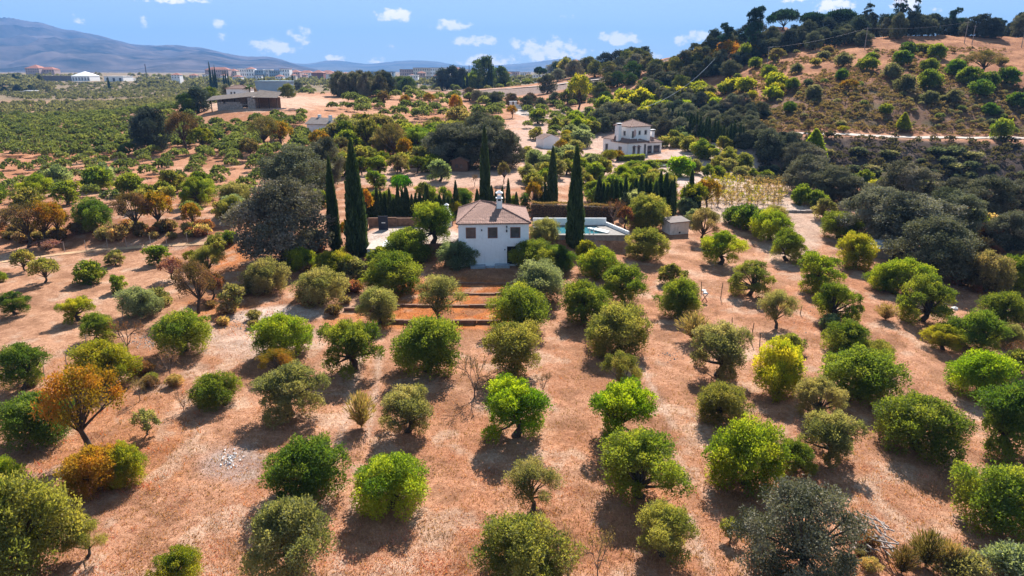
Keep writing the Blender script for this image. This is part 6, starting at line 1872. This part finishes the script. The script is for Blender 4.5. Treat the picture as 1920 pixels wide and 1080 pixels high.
for r in range(7):
    row = 388 - r * 7.5
    for i in range(13):
        px = 1312 + i * 12.2 + vr.uniform(-3, 3) + r * 2 + (r % 2) * 5
        q = at(px, row + vr.uniform(-1.5, 1.5))
        s = vr.uniform(.8, 1.2)
        yellow = (px < 1380 and r > 3) or vr.random() < .12
        o = thing('grape_vine', f'{"yellow leaved" if yellow else "withered brown"} vine on a stake, {ordn[i]} in the {ordn[r]} row from the stone edge', 'grape vine', tuple(q), vr.uniform(0, 6.2), group='vines of the small vineyard', scale=(s, s, s))
        st, lv = vm[k % 4]
        k += 1
        ob('stake', st, o)
        ob('leaves', lv, o, color=G['yellow'] if yellow else G['dry'])
kw = thing('vineyard_wall', 'low dry stone edge in front of the vineyard and the brown bank', 'wall', (0, 0, 0))
for i in range(14):
    a, c = at(1412 + i * 8.2, 399), at(1412 + (i + .93) * 8.2, 399)
    MB().box(a.x, c.x, a.y - vr.uniform(0, .08), a.y + .5, min(a.z, c.z) - .5, a.z + .35 + vr.uniform(0, .08)).build('stone', MT['stone'], kw)
# satellite dish and a parasol-like table seen in the yard right of the house
q = at(1022, 453)
tb_ = thing('garden_table', 'round pale garden table under the grey olive beside the house', 'table', tuple(q))
MB().tube([(0, 0, 0), (0, 0, .7)], [.1, .08], 7).build('leg', MT['metal'], tb_)
MB().tube([(0, 0, .71), (0, 0, .78)], [.8, .8], 16).build('tabletop', MT['board'], tb_)

# ------------------------------------------------------------------ build the plants and say which is which
LM = [(n, at(*q) if len(q) == 2 else gr(q[0], q[2])) for n, q in [
    ('the white house', (928, 500)), ('the swimming pool', (1120, 480)), ('the white pump box', (715, 490)), ('the block shed', (1268, 440)), ('the villa', (1185, 0, 174)), ('the gabled shed', (1026, 278)),
    ('the wooden hut', (862, 322)), ('the ruined barn', (455, 0, 231)), ('the farmhouse', (604, 0, 200)), ('the bright yellow tree', (1455, 736)), ('the ash patch', (432, 868)), ('the tall orange almond tree', (172, 852)),
    ('the branch pile', (1612, 1010)), ('the terrace walls', (830, 575)), ('the vineyard', (1390, 370)), ('the lane gate', (977, 0, 285)), ('the lime green cone tree', (550, 366)), ('the lean-to shed', (1650, 486)),
    ('the brick gate post', (450, 432)), ('the pink bush in the ploughed plot', (325, 525)), ('the rust red bare tree', (240, 662)), ('the hilltop house', (1472, 0, 318)), ('the brick barn', (193, 0, 640)), ('the blue-grey shed', (510, 0, 420)),
    ('the railway bank', (980, 0, 365)), ('the bend of the hillside road', (1640, 0, 179)), ('the saddle poles', (1815, 0, 266)), ('the first hillside pole', (1438, 0, 262)), ('the small white house', (447, 0, 262)),
    ('the green factory hall', (190, 0, 930)), ('the town blocks', (800, 0, 1250)), ('the white cut stump corner', (985, 1080)), ('the garden pool', (1240, 0, 160)), ('the scarecrow frame', (1321, 566)), ('the yard barbecue', (838, 424)),
    ('the path fence', (200, 469)), ('the ravine road end', (1385, 0, 184))]]
LM = [x for x in LM if x[0] != 'the white cut stump corner'] + [('the dark airy oak', at(1490, 1078))]


def ordinal(i):
    if i < len(ordn):
        return ordn[i]
    tens = {20: 'twenty', 30: 'thirty', 40: 'forty', 50: 'fifty', 60: 'sixty', 70: 'seventy', 80: 'eighty', 90: 'ninety'}
    n = i + 1
    if n < 100:
        t, u = n // 10 * 10, n % 10
        return (tens[t] + '-' + ordn[u - 1]) if u else tens[t][:-1] + 'ieth'
    return 'hundred and ' + ordinal(n - 101)


LIMIT = dict(olive_tree=310, holm_oak=290, shrub=290)
PLANTS.sort(key=lambda P: -P['px'] * P['ex'])
kept, rest, cnt = [], [], {}
for P in PLANTS:
    nm = KIND[P['kind']][0]
    px, py = proj(*P['p'])
    if not (-90 < px < 2010) or py > 1130:
        continue
    cnt[nm] = cnt.get(nm, 0) + 1
    (kept if cnt[nm] <= LIMIT.get(nm, 300) else rest).append(P)
print('kinds', cnt, 'kept', len(kept), 'joined', len(rest))

rank = {}
for P in kept:
    p = P['p']
    n_, q = min(((n, q) for n, q in LM if (p - q).length > .8), key=lambda a: math.hypot(p.x - a[1].x, (p.y - a[1].y) * .8) / (8 + .06 * p.y))
    dx, dy = p.x - q.x, (p.y - q.y) * .8
    rel = ('beyond' if dy > 0 else 'in front of') if abs(dy) > abs(dx) else ('right of' if dx > 0 else 'left of')
    P['key'] = (KIND[P['kind']][1], n_, rel)
    P['dist'] = math.hypot(dx, dy)
    rank.setdefault(P['key'], []).append(P)
for k, ps in rank.items():
    ps.sort(key=lambda P: P['dist'])
    for i, P in enumerate(ps):
        noun, n_, rel = k
        size = 'large ' if P['px'] > 135 else 'small ' if P['px'] < 40 else ''
        sh_ = SHAPE[P['kind']]
        if noun == 'shrub':
            sh_ = 'low'
        where = f'{rel} {n_}' if len(ps) == 1 else f'{ordinal(i)} {noun.split()[-1]} out {rel} {n_}'
        cw_ = WORD.get(P['cname'], P['cname'])
        P['lab'] = next(t for t in (f'{size}{cw_} {sh_} {noun}, {where}', f'{cw_} {sh_} {noun}, {where}', f'{cw_} {noun}, {where}', f'{cw_} {noun}, ' + where.replace(' ' + noun.split()[-1] + ' out', ''), f'{cw_} {noun.split()[-1]}, ' + where.replace(' ' + noun.split()[-1] + ' out', ''))
                        if len(t.split()) <= 16 or t.startswith(cw_ + ' ' + noun.split()[-1] + ','))

for P in kept:
    kind, p = P['kind'], P['p']
    base = kind + ('_mid' if P['px'] < 52 and kind + '_mid' in PROTO else '')
    if kind == 'autumn' and P['px'] > 60:
        base = 'autumn'
    cr_, tr, pw, ph_ = prng.choice(PROTO[base])
    nm, noun = KIND[kind]
    s = P['w'] / pw
    e_ = prng.uniform(.9, 1.1) if 'cypress' not in kind else 1.0
    sz = P['H'] / ph_ if P['H'] else s * prng.uniform(.9, 1.1)
    cat = noun.split()[0] if noun in ('cypress', 'cedar') else noun
    if tr is None:
        o = thing(nm, P['lab'], cat, (p.x, p.y, p.z - .03), P['rot'], P['group'], cr_, (s, s, sz))
        o.color = (*P['col'], 1)
        continue
    o = thing(nm, P['lab'], cat, (p.x, p.y, p.z - .03), P['rot'], P['group'], None, (s * e_, s / e_, sz))
    ob('trunk', tr, o)
    ob('crown', cr_, o, color=P['col'])

# those past the limit, and the far groves nobody could count: joined foliage
def joined(name, items, col, n, m=LEAF, seed=1, L=.20):
    """items: (x, y, z, width, height)"""
    rg = np.random.default_rng(seed)
    I = np.array(items)
    k = np.repeat(np.arange(len(I)), n)
    D = unit(rg.normal(0, 1, (len(k), 3)))
    D[:, 2] = np.abs(D[:, 2]) * 1.0 - .25
    lob = unit(rg.normal(0, 1, (len(I), 4, 3)))
    w_ = np.max(np.einsum('ij,ikj->ik', D, lob[k]), 1)
    r = .5 * (.72 + .28 * w_) * (0.7 + .3 * rg.uniform(0, 1, len(k)))
    P = np.stack([I[k, 0] + D[:, 0] * r * I[k, 3], I[k, 1] + D[:, 1] * r * I[k, 3], I[k, 2] + I[k, 4] * .45 + D[:, 2] * r * 1.1 * I[k, 4]], 1)
    P[:, 2] = np.maximum(P[:, 2], I[k, 2] + .05)
    t = rg.uniform(.1, .9, len(I))[k] * .7 + rg.uniform(0, .3, len(k))
    V, F, T_ = leaves_on(rg, P, D, 1.0, .36, .2, .7, t)
    c = np.repeat(P, 4, 0)
    V = c + (V - c) * (np.repeat(I[k, 3], 4) * L)[:, None]
    o = ob(name, mesh_np(name, V, F, m, tint=T_), kind='stuff', color=col)
    o['label'] = name.replace('_', ' ')
    return o


byk = {}
for P in rest:
    byk.setdefault(KIND[P['kind']][0], []).append((P['p'].x, P['p'].y, P['p'].z, P['w'], P['H'] or P['w'] * .75))
for nm, it in byk.items():
    joined({'olive_tree': 'olive_grove', 'holm_oak': 'oak_wood', 'shrub': 'undergrowth'}.get(nm, 'undergrowth'), it, (.085, .105, .042) if nm == 'olive_tree' else G['oak'], 260, seed=len(it), L=.14)

far = []
for i in range(9000):
    Y = 330 * (900 / 330) ** crng.random()
    px = crng.uniform(-90, 420)
    q = gr(px, Y)
    a, b_ = q.x * .97 + q.y * .26, -q.x * .26 + q.y * .97
    # planted in rows: keep those near the nodes of the planting grid
    st_ = 7.8
    if abs(a / st_ - round(a / st_)) > .3 or abs(b_ / st_ - round(b_ / st_)) > .3:
        continue
    if any((q.x - x) ** 2 + (q.y - y) ** 2 < 22 for x, y, *_ in far[-350:]):
        continue
    w = crng.uniform(2.8, 5.2)
    if fbm(np.array(q.x * .012), np.array(q.y * .012), 3, 131) < .35:
        continue
    if free(q.x, q.y, 1.5):
        far.append((q.x, q.y, q.z, w, w * .8))
far += [(q.x, q.y, q.z, w, w * .85) for q, w in ((gr(crng.choice((crng.uniform(-60, 75), crng.uniform(260, 1120), crng.uniform(260, 1120))), 700 * (1080 / 700) ** crng.random()), crng.uniform(5, 11)) for i in range(1100))]
joined('far_olive_groves', far, (0.098, 0.100, 0.066), 60, seed=4, L=.26)
print('far', len(far))
scrub = []
for i in range(4600):
    px = crng.uniform(1290, 1990)
    q = gr(px, crng.uniform(184, 262))
    dens = 1.0 - .85 * float(sstep(214, 226, q.y))
    if fbm(np.array(q.x * .09), np.array(q.y * .12), 3, 61) + .25 * dens < .56 + crng.uniform(-.1, .1):
        continue
    w = crng.uniform(.7, 2.0)
    scrub.append((q.x, q.y, q.z, w, w * .8))
joined('hillside_scrub', scrub, (0.12, 0.088, 0.052), 50, seed=6, L=.24)
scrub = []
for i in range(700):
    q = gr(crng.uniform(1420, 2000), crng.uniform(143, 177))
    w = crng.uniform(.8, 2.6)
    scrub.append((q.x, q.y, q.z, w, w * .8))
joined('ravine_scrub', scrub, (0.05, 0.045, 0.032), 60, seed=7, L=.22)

# dry grass standing on the near ground
def grass(name, n, col, test, hmin, hmax, seed, wd=.028):
    rg = np.random.default_rng(seed)
    px, py = rg.uniform(-40, 1960, n), 1100 - 640 * rg.uniform(0, 1, n) ** 1.15
    a, v = (px - 960) / FPX, (540 - py) / FPX
    dy, dz = math.cos(PITCH) + v * math.sin(PITCH), -math.sin(PITCH) + v * math.cos(PITCH)
    Y = (CAM_Z - 1.0) / (-dz / dy)
    for _ in range(4):
        X = a / dy * Y
        Y = (CAM_Z - zf(X, Y)) / (-dz / dy)
    X = a / dy * Y
    k = test(X, Y, px, py, rg)
    X, Y = X[k], Y[k]
    n = len(X)
    Z = zf(X, Y)
    V, F = [], []
    bl = 3
    X, Y, Z = np.repeat(X, bl), np.repeat(Y, bl), np.repeat(Z, bl)
    X, Y = X + rg.normal(0, .09, n * bl), Y + rg.normal(0, .09, n * bl)
    h = rg.uniform(hmin, hmax, n * bl)
    an = rg.uniform(0, 6.283, n * bl)
    le = rg.uniform(.2, 1.0, n * bl) * h
    s = np.stack([-np.sin(an), np.cos(an), np.zeros(n * bl)], 1) * wd
    B = np.stack([X, Y, Z - .03], 1)
    tip = B + np.stack([np.cos(an) * le, np.sin(an) * le, h], 1)
    V = np.stack([B - s, B + s, tip], 1).reshape(-1, 3)
    F = np.arange(len(V)).reshape(-1, 3)
    tt = np.repeat(np.clip(fbm(X * .5, Y * .5, 3, 77) * 1.2 - .1 + rg.normal(0, .2, n * bl), 0, 1), 3)
    o = ob(name, mesh_np(name, V, F, MT['autumn'], tint=tt), kind='stuff', color=col)
    return o


grass('dry_grass', 62000, (0.46, 0.255, 0.165), lambda X, Y, px, py, rg: (rg.uniform(0, 1, len(X)) < .25 + 1.1 * fbm(X * .25, Y * .25, 3, 88)) & ~((px < 300) & (py > 450) & (py < 650)), .05, .20, 12)
grass('rust_grass', 9000, (0.45, 0.15, 0.045), lambda X, Y, px, py, rg: (((px - 850) / 160) ** 2 + ((py - 565) / 60) ** 2 < 1) | (((px - 430) / 110) ** 2 + ((py - 580) / 60) ** 2 < 1) | (((px - 435) / 45) ** 2 + ((py - 485) / 34) ** 2 < 1) | ((((px - 210) / 170) ** 2 + ((py - 800) / 140) ** 2 < 1) & (rg.uniform(0, 1, len(X)) < .5)), .12, .45, 13)
